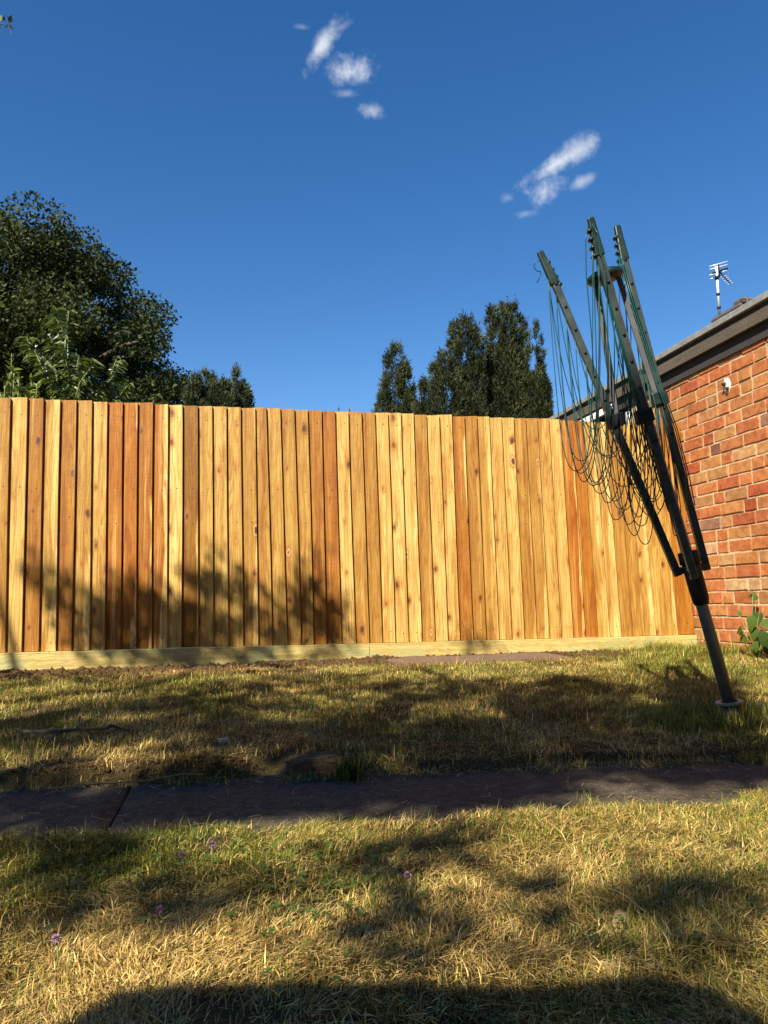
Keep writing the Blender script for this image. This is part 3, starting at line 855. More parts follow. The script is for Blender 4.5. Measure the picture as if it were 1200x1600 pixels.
# top disc
dcn = PA(945, 432)
V, Fc = [], []
d1 = np.cross(axis, FW); d1 /= np.linalg.norm(d1); d2 = np.cross(axis, d1)
for (r_, h) in ((0.001, .014), (.040, .016), (.056, .008), (.058, -.006), (.050, -.014), (.02, -.016), (0.001, -.016)):
    for j in range(24):
        th = 2*math.pi*j/24; V.append(dcn + d1*r_*math.cos(th) + d2*r_*math.sin(th) + axis*h)
for i in range(6):
    for j in range(24): Fc.append((i*24+j, i*24+(j+1) % 24, (i+1)*24+(j+1) % 24, (i+1)*24+j))
mesh('top_disc', V, Fc, M['green_plastic'], dry, True)
# struts from the disc to sliders on the arms
STR_T = {'l': .46, 'm': .445, 'r': .475}
DP = {'l': PA(931, 440, .02), 'm': PA(947, 438, -.035), 'r': PA(966, 432, .02)}
for a in 'lmr':
    c = on(a, STR_T[a])
    off = RT*(.012 if a == 'l' else -.012)
    bar('strut', DP[a], c + off*1.2, .017, .010, RT, M['pole'], dry, .002)
    ax = (ARM[a][1]-ARM[a][0]); ax /= np.linalg.norm(ax)
    bar('slider', c - ax*.022 + off*.7, c + ax*.022 + off*.7, .052, .036, RT, M['green_plastic'] if a != 'l' else M['black_plastic'], dry, .005)
# lines
def rope(A_, B_, sag, side, wob):
    """true catenary whose lowest point hangs 'sag' below the mean end height"""
    low = min((A_[2]+B_[2])/2 - sag, A_[2]-.03, B_[2]-.03)
    SA, SB = A_[2]-low, B_[2]-low
    w_ = math.hypot(B_[0]-A_[0], B_[1]-A_[1]) + .004
    lo, hi = 1e-4, 5.0
    for _ in range(60):
        a = (lo+hi)/2
        if a*math.acosh(1+SA/a) + a*math.acosh(1+SB/a) > w_: hi = a
        else: lo = a
    a = (lo+hi)/2; xa = a*math.acosh(1+SA/a)
    pts = []; n = 15
    sts_ = [-(1-i/n) for i in range(n)] + [i/n for i in range(n+1)]
    for q in sts_:
        y_ = (SA if q < 0 else SB)*abs(q)**2.2
        x_ = a*math.acosh(1+y_/a)*(-1 if q < 0 else 1)
        f_ = (xa+x_)/w_
        p = A_*(1-f_) + B_*f_; p = np.array([p[0], p[1], low+y_])
        e_ = (1-abs(q))
        p = p + RT*side*math.sin(math.pi/2*min(1, e_*1.5)) + RT*wob*math.sin(5*q+wob*900)*e_ + FW*wob*math.sin(4*q)*e_
        pts.append(p)
    return pts
def sag_to(A_, B_, ypx):
    """sag that brings the loop's bottom to image row ypx"""
    mid = (A_+B_)/2; x, y, wd = project(mid)
    return max(.05, (ypx-y)/FPX*wd)
for i, t in enumerate(holes):
    for rep in range(2):
        j = lambda s: rnd.uniform(-s, s)
        a_, m_, r_ = on('l', t), on('m', min(.98, t+.01)), on('r', t)
        yb = 728 + 12.5*i + j(10) + rep*14
        tube('clothes_line', rope(a_, m_, sag_to(a_, m_, yb), .0 + j(.012), j(.006)), .0016, M['line'], dry, 5)
        yb = 700 + 15*i + j(14) + rep*12
        tube('clothes_line', rope(m_, r_, sag_to(m_, r_, yb), (.085 - .006*i if rep == 0 else .03) + j(.03), j(.008)), .0016, M['line'], dry, 5)
        yb = 690 + 15*i + j(16)
        if rep == 0: tube('clothes_line', rope(a_ + FW*.01, r_ + FW*.01, sag_to(a_, r_, yb), .03 + j(.03), j(.008)), .0016, M['line'], dry, 5)
# loose line ends: small loop at the left cap, green run down the right arm
tube('clothes_line', [P(846, 405, .18), P(838, 409, .18), P(834, 416, .18), P(838, 423, .18), P(845, 425, .18)], .0017, M['line'], dry, 5)
tube('clothes_line', [P(845, 425, .18), P(843, 434, .18), P(839, 442, .18)], .0017, M['line'], dry, 5)
for dx in (0, 3, 6):
    tube('clothes_line', [P(966+dx, 400, .19), P(985+dx, 470, .17), P(1020+dx, 580, .12), P(1052+dx, 670, .08), P(1070+dx, 740, .05), P(1074+dx*2, 790, .05)], .0019, M['line'], dry, 5)
tube('clothes_line', [P(919, 352, -.01), P(915, 375, -.01), P(916, 430, -.01), P(924, 520, -.01), P(930, 620, .0), P(938, 700, .0)], .0017, M['line'], dry, 5)
tube('clothes_line', [P(925, 350, -.01), P(934, 365, -.02), P(938, 395, -.02), P(946, 420, -.02), P(950, 470, -.02)], .0019, M['line'], dry, 5)

# ------------------------------------------------------------------ foliage helpers
def unit(v): return v/(np.linalg.norm(v, axis=-1, keepdims=True)+1e-9)
def leaf_arrays(C, Dv, L, W, fold=.0, tint=None, droop=0.0):
    """rhombus leaves: base at C, pointing along Dv"""
    n = len(C)
    r = unit(rng.normal(size=(n, 3))); S = unit(np.cross(Dv, r)); Nn = np.cross(S, Dv)
    L = np.broadcast_to(L, n)[:, None]; W = np.broadcast_to(W, n)[:, None]
    mid = C + Dv*L*.45
    tip = C + Dv*L + np.array([0, 0, -1])*L*droop
    V = np.stack([C, mid+S*W/2+Nn*W*fold, tip, mid-S*W/2+Nn*W*fold], 1).reshape(-1, 3)
    T = (np.arange(n)[:, None]*4 + np.array([[0, 1, 2, 0, 2, 3]])).reshape(-1, 3)
    if tint is None: tint = rng.random(n)
    return V, T, np.repeat(tint, 4)
def cat(parts):
    V, T, A_ = [], [], []; o = 0
    for v, t, a in parts: V.append(v); T.append(t+o); A_.append(a); o += len(v)
    return np.concatenate(V), np.concatenate(T), np.concatenate(A_)
def limb(p0, p1, bend=.1, n=6):
    p0, p1 = np.asarray(p0, float), np.asarray(p1, float); L = np.linalg.norm(p1-p0)
    q = rng.normal(size=3)*bend*L
    return [p0 + (p1-p0)*t + q*math.sin(math.pi*t)*.5 + np.array([0, 0, .12*L])*math.sin(math.pi*t)*.6 for t in np.linspace(0, 1, n)]

# big broadleaf tree behind the fence
OD = 12.5; mpp = OD/FPX
oc = at_d(8, 588, OD)
oak = empty('broadleaf_tree', (oc[0], oc[1], .1)); tag(oak, 'large dark broadleaf tree rising behind the left of the fence', 'tree')
trunk_pts = [(oc[0], oc[1], .0), (oc[0]+.1, oc[1], 1.5), (oc[0]-.05, oc[1]+.1, 3.0), (oc[0]+.1, oc[1], 5.0)]
tube('trunk', trunk_pts, [.36, .28, .24, .12], M['bark'], oak, 12)
RX, RZ = 308*mpp, 276*mpp
cl = []
while len(cl) < 210:
    v = rng.uniform(-1, 1, 3)
    if v[2] < -.75: continue
    q = (abs(v[0])**2 + abs(v[1])**2 + abs(v[2])**2)**.5
    if q > 1 or q < .5: continue
    v = v*min(1, (.93/q if rng.random() < .6 else 1))
    cl.append(oc + np.array([v[0]*(RX-.28), v[1]*(RX-.28), v[2]*(RZ-.25)]))
for _ in range(90):
    v = unit(rng.normal(size=3))*rng.uniform(.15, .72)**.7
    cl.append(oc + np.array([v[0]*RX*.8, v[1]*RX*.8, v[2]*RZ*.8]))
parts = []
for c in cl:
    r_ = rng.uniform(.30, .62); n = int(860*(r_/.5)**2)
    d = unit(rng.normal(size=(n, 3))); d[:, 2] = d[:, 2]*.8
    pos = c + d*r_*rng.uniform(.55, 1.12, (n, 1))*np.array([1.1, 1.1, .8])
    dv = unit(d*.6 + rng.normal(size=(n, 3))*.7 + np.array([0, 0, -.15]))
    tn = np.clip(rng.normal(.36, .2, n) + rng.normal(0, .2), 0, 1)
    parts.append(leaf_arrays(pos, dv, rng.uniform(.05, .085, n), rng.uniform(.034, .055, n), .15, tn))
V, T, A_ = cat(parts)
crown = big_mesh('crown', V, T, M['oak'], oak, {'tint': A_})
tubes('branch', [(limb(trunk_pts[2 if i % 2 else 1], cl[i*9], .12), [.11, .09, .07, .05, .035, .02]) for i in range(22)], M['bark'], oak)

# columnar conifers
def conifer(name, label, lobes, depth, mat, group, size=(.055, .10), base_y=720, dens=1.0, ragged=.12):
    c = at_d(lobes[0][0], 700, depth)
    root = empty(name, (c[0], c[1], .1)); tag(root, label, 'tree', group)
    mp = depth/FPX
    parts = []
    for li, (cx, ty, hw) in enumerate(lobes):
        top = at_d(cx, ty, depth + rng.uniform(-.3, .3)); H = (base_y-ty)*mp; R_ = hw*mp*.94
        n = int(dens*17000*max(.35, H*R_/.9))
        nc = max(60, int(H*R_*260))
        hs = rng.random(nc)**.85; an = rng.uniform(0, 2*math.pi, nc)
        def rad(h): return R_*np.minimum(1.0, (h*H/(2.3*R_)+.02)**.62)
        cc = np.stack([np.cos(an), np.sin(an), np.zeros(nc)], 1)*(rad(hs)*rng.uniform(.55, 1.0+ragged, nc))[:, None]
        cc[:, 2] = -hs*H
        k = rng.integers(0, nc, n)
        out = unit(cc*np.array([1, 1, 0])+1e-6)
        pos = top + cc[k] + rng.normal(size=(n, 3))*np.array([.035, .035, .085])*max(.6, min(1.3, R_/.3))
        ex = np.minimum(0, 0)
        dv = unit(out[k]*.75 + np.array([0, 0, 1.0]) + rng.normal(size=(n, 3))*.5)
        ct = rng.normal(0, .24, nc)
        tn = np.clip(rng.normal(.36, .16, n) + ct[k], 0, 1)
        parts.append(leaf_arrays(pos, dv, rng.uniform(size[0], size[1], n), rng.uniform(.010, .019, n), .1, tn))
        # leading tip
        m_ = 26
        parts.append(leaf_arrays(top + rng.normal(size=(m_, 3))*.03 + np.array([0, 0, -.06]), unit(np.array([0, 0, 1.0])+rng.normal(size=(m_, 3))*.35), rng.uniform(.07, .15, m_), .03, .1, rng.random(m_)*.6))
    V, T, A_ = cat(parts)
    big_mesh('crown', V, T, mat, root, {'tint': A_})
    tp = at_d(lobes[0][0], lobes[0][1]+110, depth)
    tube('trunk', [(tp[0], tp[1], .0), (tp[0], tp[1], tp[2]*.5), (tp[0], tp[1], tp[2])], [.13, .09, .02], M['bark'], root, 8)
GC = 'columnar conifers behind the fence'
conifer('conifer', 'short dark conifer standing apart, leftmost of the columnar conifers', [(616, 541, 23), (632, 572, 15), (600, 612, 15), (640, 622, 12)], 13, M['cypress'], GC)
conifer('conifer', 'broad conifer with stepped left shoulder, second columnar conifer from the left', [(728, 500, 24), (712, 505, 12), (742, 512, 13), (695, 552, 26), (676, 575, 20), (662, 600, 14), (740, 560, 22)], 12.6, M['cypress'], GC)
conifer('conifer', 'tallest and widest of the columnar conifers behind the fence', [(784, 476, 23), (800, 477, 18), (812, 494, 13), (770, 482, 12), (790, 540, 34), (765, 575, 18), (812, 580, 24)], 13.2, M['cypress'], GC)
conifer('conifer', 'slim conifer spire at the right of the group beside the dryer lines', [(838, 510, 11), (830, 545, 13), (848, 592, 9), (842, 600, 13)], 12.8, M['cypress'], GC)
GS = 'small conifers by the broadleaf tree'
conifer('conifer', 'small ragged conifer top just right of the broadleaf tree', [(324, 583, 15), (304, 592, 12), (336, 600, 10), (294, 612, 9)], 12, M['spruce'], GS, (.05, .09), 690, 1.0, .35)
conifer('conifer', 'small pointed conifer top, right one of the small pair', [(369, 579, 19), (352, 600, 12), (380, 604, 12)], 12.2, M['spruce'], GS, (.05, .09), 690, 1.0, .35)

# peach tree with long drooping leaves just behind the fence
PD = 5.6
def leafy_branch(pts, n, L, W, spread=1.0, tmu=.45):
    pts = [np.asarray(p) for p in pts]
    seg = np.linspace(0, len(pts)-1.001, n)
    C, Dv = [], []
    for i, s in enumerate(seg):
        a = int(s); f_ = s-a; p = pts[a]*(1-f_)+pts[a+1]*f_; t = unit(pts[a+1]-pts[a])
        sd = unit(np.cross(t, rng.normal(size=3)))
        C.append(p); Dv.append(unit(t*.55 + sd*spread*.75 + np.array([0, 0, -.35])))
    C, Dv = np.array(C), np.array(Dv)
    return leaf_arrays(C, Dv, rng.uniform(L*.7, L*1.15, n), rng.uniform(W*.8, W*1.2, n), .22, np.clip(rng.normal(tmu, .25, n), 0, 1), .35)
def bp(pxs, d0=0.0): return [at_d(x, y, PD+d0) for x, y in pxs]
peach = empty('fruit_tree', tuple(at_d(105, 1000, PD)*np.array([1, 1, 0]) + np.array([0, 0, .1]))); tag(peach, 'leafy young tree with long drooping leaves peeping over the left of the fence', 'tree')
stems, parts = [], []
main = [( 112, 1000), (112, 720), (108, 600), (104, 490)]
stems.append((bp(main), [.022, .016, .010, .003]))
BRS = [[(108, 600), (104, 545), (104, 488)], [(112, 660), (150, 615), (175, 590), (186, 562)], [(112, 670), (160, 640), (185, 615), (197, 602)], [(110, 620), (80, 575), (50, 545), (38, 530)],
       [(110, 640), (85, 600), (65, 580), (56, 545)], [(112, 650), (130, 600), (140, 575), (146, 562)], [(112, 660), (70, 630), (40, 615), (20, 600)], [(110, 610), (122, 585), (120, 560)],
       [(112, 640), (95, 605), (90, 580)], [(112, 680), (150, 650), (170, 632)], [(112, 670), (90, 645), (70, 632)], [(105, 520), (92, 500), (80, 492)], [(108, 560), (90, 545), (72, 520)], [(112, 700), (140, 660), (150, 620)], [(112, 660), (60, 640), (5, 618)]]
for b in BRS:
    for rep in range(2):
        d0 = rng.uniform(-.3, .35); pts = bp([(x+rng.uniform(-5, 5), y+rng.uniform(-4, 4)) for x, y in b], d0)
        stems.append((pts, [.006]*(len(pts)-1) + [.002]))
        ln = sum(np.linalg.norm(pts[i+1]-pts[i]) for i in range(len(pts)-1))
        parts.append(leafy_branch(pts, int(26 + ln*95), .088, .021))
V, T, A_ = cat(parts); big_mesh('crown', V, T, M['peach'], peach, {'tint': A_})
tubes('trunk', stems, M['stem'], peach, 5)

lau = empty('shrub', tuple(at_d(22, 1000, 5.2)*np.array([1, 1, 0]) + np.array([0, 0, .1]))); tag(lau, 'bright yellow-green shrub tips at the left edge above the fence', 'shrub')
parts, stems = [], []
for (x, y) in ((18, 552), (30, 585), (8, 600), (50, 590), (22, 575), (40, 605), (14, 590), (58, 600), (2, 615), (80, 618), (68, 628)):
    pts = [at_d(x+rng.uniform(-8, 8), 690, 5.2+rng.uniform(-.1, .1)), at_d(x, y, 5.2+rng.uniform(-.1, .1))]
    stems.append((pts, [.006, .002]))
    n = 46
    s = rng.random(n)**.7; C = pts[0] + (pts[1]-pts[0])*s[:, None]
    dv = unit(rng.normal(size=(n, 3)) + np.array([0, 0, .9])); parts.append(leaf_arrays(C, dv, rng.uniform(.035, .06, n), rng.uniform(.016, .024, n), .2, np.clip(rng.normal(.5, .25, n), 0, 1)))
V, T, A_ = cat(parts); big_mesh('leaves', V, T, M['laurel'], lau, {'tint': A_}); tubes('stems', stems, M['stem'], lau, 4)

# tuft peeping over the fence top
tc0 = at_Y(537, 662, FY+.25)
tuft = empty('weed_tuft', (tc0[0], tc0[1], .1)); tag(tuft, 'tiny yellow-green plant tip peeping over the middle of the fence', 'plant')
parts = []
for i in range(5):
    b0 = np.array([tc0[0]+rng.uniform(-.03, .03), tc0[1]+rng.uniform(-.02, .02), .1]); b1 = at_Y(537+rng.uniform(-9, 9), 641+rng.uniform(-4, 6), FY+.25)
    n = 60; s = rng.random(n)**.5; parts.append(leaf_arrays(b0+(b1-b0)*s[:, None], unit(rng.normal(size=(n, 3))*.5+np.array([0, 0, 1])), rng.uniform(.02, .04, n), .008, .1, rng.random(n)))
V, T, A_ = cat(parts); big_mesh('leaves', V, T, M['laurel'], tuft, {'tint': A_})
tube('stem', [(tc0[0], tc0[1], .05), (tc0[0], tc0[1], tc0[2])], .004, M['stem'], tuft, 5)

# ------------------------------------------------------------------ bramble-like plant at the wall foot
pl = at_X(1178, 1030, WX-.10)
plant = empty('wall_plant', (pl[0], pl[1], .08)); tag(plant, 'broad-leaved green plant growing at the foot of the brick wall', 'plant')
def broad_leaf(c, d, nrm, L, W):
    """one serrated heart-shaped leaf with a folded midrib"""
    d = unit(np.asarray(d)); nrm = np.asarray(nrm) - d*(np.asarray(nrm)@d); nrm = unit(nrm); s = np.cross(d, nrm)
    prof = [(0, .0), (.06, .30), (.2, .46), (.38, .44), (.58, .32), (.78, .17), (1.0, .0)]
    V, Fc = [], []
    for t, wd in prof:
        c0 = c + d*L*t - nrm*L*.22*t*t
        V += [c0 + s*W*wd + nrm*W*.12*wd, c0, c0 - s*W*wd + nrm*W*.12*wd]
    for i in range(len(prof)-1):
        a = i*3; Fc += [(a, a+1, a+4, a+3), (a+1, a+2, a+5, a+4)]
    return V, Fc
def leaf_obj(parent, c, d, nrm, L, W, mat):
    V, Fc = broad_leaf(c, d, nrm, L, W)
    o = mesh('leaf', V, Fc, mat, parent, True)
    at = o.data.attributes.new('tint', 'FLOAT', 'POINT'); tv = rnd.random(); at.data.foreach_set('value', [tv]*len(V))
    return o
LV = [(1181, 944, 12, 'u', .055), (1187, 962, 20, 'd', .075), (1177, 968, 22, 'd', .085), (1180, 985, 22, 'd', .08), (1193, 975, 20, 'r', .08), (1195, 992, 22, 'd', .085), (1160, 988, 16, 'l', .055), (1157, 968, 10, 'u', .035), (1172, 1003, 18, 'l', .06),
      (1183, 1008, 16, 'd', .06), (1192, 1016, 16, 'r', .06), (1165, 1000, 14, 'l', .06), (1200, 1002, 18, 'd', .075), (1206, 980, 16, 'r', .07), (1176, 935, 8, 'l', .03), (1188, 1022, 14, 'd', .05), (1174, 1018, 12, 'l', .05)]
root = np.array([pl[0], pl[1], float(gz(pl[0], pl[1]))])
sts = []
for (x, y, s_, dr, L) in LV:
    c = at_X(x, y-6, WX-.05-rnd.uniform(.0, .10))
    d = {'u': np.array([-.2, .1, .6]), 'd': np.array([-.25, .1, -.9]), 'l': np.array([-.2, .8, -.45]), 'r': np.array([-.2, -.8, -.5])}[dr]
    leaf_obj(plant, c, d, np.array([-.8, -.5, .55]), L*1.05, L*.78, M['bramble'])
    sts.append(([root, root*.4+c*.6+np.array([0, 0, .02]), c], [.003, .002, .0012]))
tubes('stems', sts, M['stem'], plant, 5)

# thin dead weed stems by the dryer foot
wr = at_z(1142, 1092, .045)
weed = empty('dry_weed', tuple(wr)); tag(weed, 'thin bare weed stems standing just right of the dryer foot', 'weed')
def W_(x, y): return at_d(x, y, float((wr-CAM)@FW))
tubes('stems', [([W_(1140, 1094), W_(1145, 1075), W_(1155, 1056), W_(1171, 1044)], [.0018, .0016, .0012, .0006]), ([W_(1150, 1068), W_(1151, 1052), W_(1160, 1040)], [.0014, .0010, .0006]),
                ([W_(1141, 1094), W_(1143, 1060), W_(1144, 1026)], [.0016, .0012, .0006]), ([W_(1144, 1048), W_(1150, 1036), W_(1156, 1030)], [.001, .0008, .0005]), ([W_(1156, 1056), W_(1163, 1044), W_(1165, 1034)], [.001, .0008, .0005])], M['twig'], weed, 4)

# ------------------------------------------------------------------ slab, soil, clods, twig, leaves, stone
sa, sb = at_z(612, 1052, .105), at_z(886, 1050, .10)
slab = mesh('paving_slab', [], [], M['slab'])
def rough_slab(x0, x1, y0, y1, z0, z1):
    nx_, ny_ = 24, 8
    V, Fc = [], []
    for j in range(ny_+1):
        for i in range(nx_+1):
            x = x0+(x1-x0)*i/nx_; y = y0+(y1-y0)*j/ny_ + (.02*(float(vnoise(x, 0, 6, 51))-.5) if j == 0 else 0)
            V.append((x, y, z1 + .012*(float(fnoise(x, y, 5, 50))-.5) - (.006 if j == 0 or i in (0, nx_) else 0)))
    for j in range(ny_):
        for i in range(nx_): a = j*(nx_+1)+i; Fc.append((a, a+1, a+nx_+2, a+nx_+1))
    ring = [i for i in range(nx_+1)] + [j*(nx_+1)+nx_ for j in range(1, ny_+1)] + [ny_*(nx_+1)+i for i in range(nx_-1, -1, -1)] + [j*(nx_+1) for j in range(ny_-1, 0, -1)]
    n0 = len(V)
    for q in ring: V.append((V[q][0], V[q][1], z0))
    for i in range(len(ring)): i2 = (i+1) % len(ring); Fc.append((ring[i], n0+i, n0+i2, ring[i2]))
    return V, Fc
V, Fc = rough_slab(at_Y(612, 1040, 3.9)[0], at_Y(884, 1040, 3.9)[0], 3.80, FY-.032, .04, .112)
slab.data.from_pydata(V, [], Fc); slab.data.update()
tag(slab, 'worn reddish paving slab lying against the gravel board', 'slab')

# dug soil strip with clods along the fence
def lumps(n, xr, yr, sz, seed, zoff=0.0):
    r = np.random.default_rng(seed)
    ico = np.array([(0, 0, 1), (.894, 0, .447), (.276, .851, .447), (-.724, .526, .447), (-.724, -.526, .447), (.276, -.851, .447), (.724, .526, -.447), (-.276, .851, -.447), (-.894, 0, -.447), (-.276, -.851, -.447), (.724, -.526, -.447), (0, 0, -1)])
    it = np.array([(0, 1, 2), (0, 2, 3), (0, 3, 4), (0, 4, 5), (0, 5, 1), (1, 6, 2), (2, 7, 3), (3, 8, 4), (4, 9, 5), (5, 10, 1), (6, 7, 2), (7, 8, 3), (8, 9, 4), (9, 10, 5), (10, 6, 1), (11, 7, 6), (11, 8, 7), (11, 9, 8), (11, 10, 9), (11, 6, 10)])
    x = r.uniform(*xr, n); y = r.uniform(*yr, n); s = sz[0]*(sz[1]/sz[0])**(r.random(n)**2.2)
    z = gz(x, y) + s*.25 + zoff
    sc = s[:, None]*r.uniform(.6, 1.15, (n, 3)); an = r.uniform(0, 6.28, n)
    P_ = ico[None]*(1+r.normal(0, .14, (n, 12, 1)))*sc[:, None]
    ca, sa_ = np.cos(an)[:, None], np.sin(an)[:, None]
    V = np.stack([P_[..., 0]*ca - P_[..., 1]*sa_ + x[:, None], P_[..., 0]*sa_ + P_[..., 1]*ca + y[:, None], P_[..., 2] + z[:, None]], -1).reshape(-1, 3)
    T = (np.arange(n)[:, None, None]*12 + it[None]).reshape(-1, 3)
    return V, T
V1, T1 = lumps(9000, (-2.6, .80), (3.74, 4.182), (.003, .020), 3, -.004)
V2, T2 = lumps(700, (1.85, 2.6), (3.85, 4.185), (.004, .014), 4)
V3, T3 = lumps(500, (.6, 2.0), (4.10, 4.19), (.004, .016), 5)
V4, T4 = lumps(2600, (-.8, .5), (1.80, 2.08), (.0015, .008), 6)
V4[:, 2] -= .002
Va, Ta = [], []; o_ = 0
for v, t in ((V1, T1), (V2, T2), (V3, T3), (V4, T4)): Va.append(v); Ta.append(t+o_); o_ += len(v)
o = big_mesh('soil', np.concatenate(Va), np.concatenate(Ta), M['soil'], None, None, False)
tag(o, 'crumbly dug brown soil along the foot of the fence', None, None, 'stuff')

# earth clod beside the path
def clod(name, label, c, r3, mat, seed, cat_):
    V, Fc = [], []
    nu, nv = 30, 18
    r = np.random.default_rng(seed); grid = r.random((40, 40, 3))
    for i in range(nv+1):
        for j in range(nu):
            ph = math.pi*i/nv; th = 2*math.pi*j/nu
            p = np.array([math.sin(ph)*math.cos(th), math.sin(ph)*math.sin(th), math.cos(ph)])
            p = np.sign(p)*np.abs(p)**.5
            k_ = .86 + .30*float(fnoise(p[0]*1.3+p[2], p[1]*1.3-p[2]*.7, 1.7, seed)) + .22*(float(vnoise(p[0]*2+p[2]*3, p[1]*2+p[2], 3.1, seed+5))-.5) + r.normal(0, .015)
            V.append(np.asarray(c) + p*np.asarray(r3)*k_)
    for i in range(nv):
        for j in range(nu): Fc.append((i*nu+j, i*nu+(j+1) % nu, (i+1)*nu+(j+1) % nu, (i+1)*nu+j))
    o = mesh(name, V, Fc, mat, None, False); tag(o, label, cat_); return o
cc = np.array([CLOD[0], CLOD[1], .020])
clod('earth_clod', 'block of dry brown earth at the lawn edge beside the path', cc + np.array([0, 0, -.010]), (.070, .040, .032), M['clod'], 3, 'clod')
cs = at_z(350, 1160, .05)
clod('stone', 'small pale stone on the dry bank left of the earth clod', cs + np.array([0, 0, .004]), (.014, .009, .007), M['stone'], 5, 'stone')

def G(x, y, dz=.0):
    """ground point under a pixel"""
    p = at_z(x, y, .03)
    for _ in range(12): p = at_z(x, y, float(gz(p[0], p[1]))+dz)
    return p
tw = empty('fallen_twig', tuple(G(100, 1142))); tag(tw, 'dark forked fallen twig lying on the lawn at the left', 'twig')
tubes('twig_stem', [([G(28, 1143, .03), G(60, 1143, .04), G(90, 1143, .04), G(125, 1139, .045)], [.004, .006, .006, .004]), ([G(72, 1164, .012), G(82, 1153, .03), G(95, 1143, .04)], [.003, .004, .004]),
                    ([G(125, 1139, .045), G(160, 1138, .04), G(178, 1134, .04), G(200, 1143, .025)], [.004, .005, .005, .002]), ([G(120, 1139, .045), G(125, 1132, .05), G(124, 1119, .07)], [.003, .0025, .0015]), ([G(165, 1138, .04), G(172, 1132, .05), G(184, 1136, .04)], [.004, .003, .002])], M['twig'], tw, 6)
st = tube('straw_stalk', [G(75, 1232, .012), G(140, 1226, .014), G(225, 1220, .016), G(285, 1209, .022), G(318, 1210, .02)], .0016, M['deadleaf'], None, 5)
tag(st, 'long pale straw stalk lying along the path edge at left', 'stalk')

def dead_leaf(x, y, s, label, dz, ang, seed):
    r = np.random.default_rng(seed); c = G(x, y, dz)
    V, Fc = [], []; nu, nv = 9, 6
    for i in range(nu+1):
        for j in range(nv+1):
            u, v = i/nu*2-1, j/nv*2-1
            wd = (1-abs(u)**1.8)*(1+.22*math.sin(u*9+v*3))*.62+.04
            px, py = u*s, v*wd*s
            pz = -.40*s*v*v*1.2 - .5*s*abs(u)**2 + .16*s*math.sin(u*3.2+seed) + r.normal(0, .09*s)
            V.append(c + np.array([px*math.cos(ang)-py*math.sin(ang), px*math.sin(ang)+py*math.cos(ang), pz]))
    for i in range(nu):
        for j in range(nv): a = i*(nv+1)+j; Fc.append((a, a+1, a+nv+2, a+nv+1))
    o = mesh('dead_leaf', V, Fc, M['deadleaf'], None, True); tag(o, label, 'leaf', 'curled dead leaves on the near lawn')
    md = o.modifiers.new('thick', 'SOLIDIFY'); md.thickness = .0012
dead_leaf(972, 1428, .018, 'curled pale dead leaf, larger one on the near lawn at right', .014, .15, 2)
dead_leaf(955, 1500, .014, 'crumpled brown dead leaf by the edge of the shadow at the bottom', .010, -.5, 5)
dead_leaf(1016, 1508, .008, 'small pale leaf scrap right of the crumpled brown dead leaf', .010, .9, 8)

# clover flowers
CF = [(290, 1333, .055, 'pale pink clover flower standing tall, nearest the path at left'), (326, 1322, .050, 'faded clover head just right of the tall pale clover flower'), (255, 1420, .034, 'purple clover flower in the shaded grass left of centre'),
      (88, 1466, .040, 'purple clover flower near the left edge in the sunlit straw'), (638, 1368, .035, 'small mauve clover head in the grass right of centre')]
for (x, y, h, lab) in CF:
    base = G(x, y + 0, h); base = np.array([base[0], base[1], float(gz(base[0], base[1]))])
    f_ = empty('clover_flower', tuple(base)); tag(f_, lab, 'flower', 'clover flowers in the near lawn')
    top = base + np.array([rnd.uniform(-.006, .006), rnd.uniform(-.006, .006), h])
    tube('stem', [base, base*.5+top*.5+np.array([.003, 0, 0]), top], .0011, M['stem'], f_, 5)
    n = 90; d = unit(rng.normal(size=(n, 3)) + np.array([0, 0, .35]))
    V, T, A_ = leaf_arrays(top + d*.002, d, rng.uniform(.003, .0055, n), .002, .25)
    big_mesh('flower_head', V, T, M['petal'], f_, {'tint': A_})

# clover leaves and small broad weeds in the near lawn
parts = []
def clover_patch(x, y, r_, n):
    for _ in range(int(n*.5)):
        c = G(x, y); c = c + np.array([rng.normal(0, r_), rng.normal(0, r_*.8), 0]); zz = float(gz(c[0], c[1]))
        if y_near(c[0])-.03 < c[1] < y_far(c[0])+.02: continue
        p = np.array([c[0], c[1], zz + rng.uniform(.008, .026)]); a0 = rng.uniform(0, 6.28); tl = rng.normal(0, .25, 2); tt = rng.random(); s = rng.uniform(.004, .009)
        for q in range(3):
            a = a0 + q*2.094; d = unit(np.array([math.cos(a), math.sin(a), tl[0]*math.cos(a)+tl[1]*math.sin(a)])); sd_ = unit(np.cross(d, np.array([0, 0, 1.0])+rng.normal(0, .1, 3)))
            V = np.array([p, p+d*s*.5+sd_*s*.5, p+d*s*1.05+sd_*s*.34, p+d*s*.95, p+d*s*1.05-sd_*s*.34, p+d*s*.5-sd_*s*.5])
            T = np.array([(0, 1, 2), (0, 2, 3), (0, 3, 4), (0, 4, 5)]); parts.append((V, T, np.full(6, tt)))
for (x, y, r_, n) in ((520, 1400, .09, 130), (440, 1350, .06, 50), (560, 1370, .07, 60), (480, 1440, .06, 40), (250, 1370, .07, 30), (620, 1340, .06, 30), (180, 1440, .05, 12), (300, 1345, .04, 20), (380, 1465, .04, 12), (560, 1500, .06, 22), (1110, 1420, .07, 16), (690, 1330, .05, 12), (1010, 1480, .05, 10), (870, 1170, .10, 30), (900, 1180, .1, 30)):
    clover_patch(x, y, r_, n)
V, T, A_ = cat(parts); o = big_mesh('clover_leaves', V, T, M['clover'], None, {'tint': A_}); tag(o, 'low green clover leaves scattered through the near lawn', None, None, 'stuff')

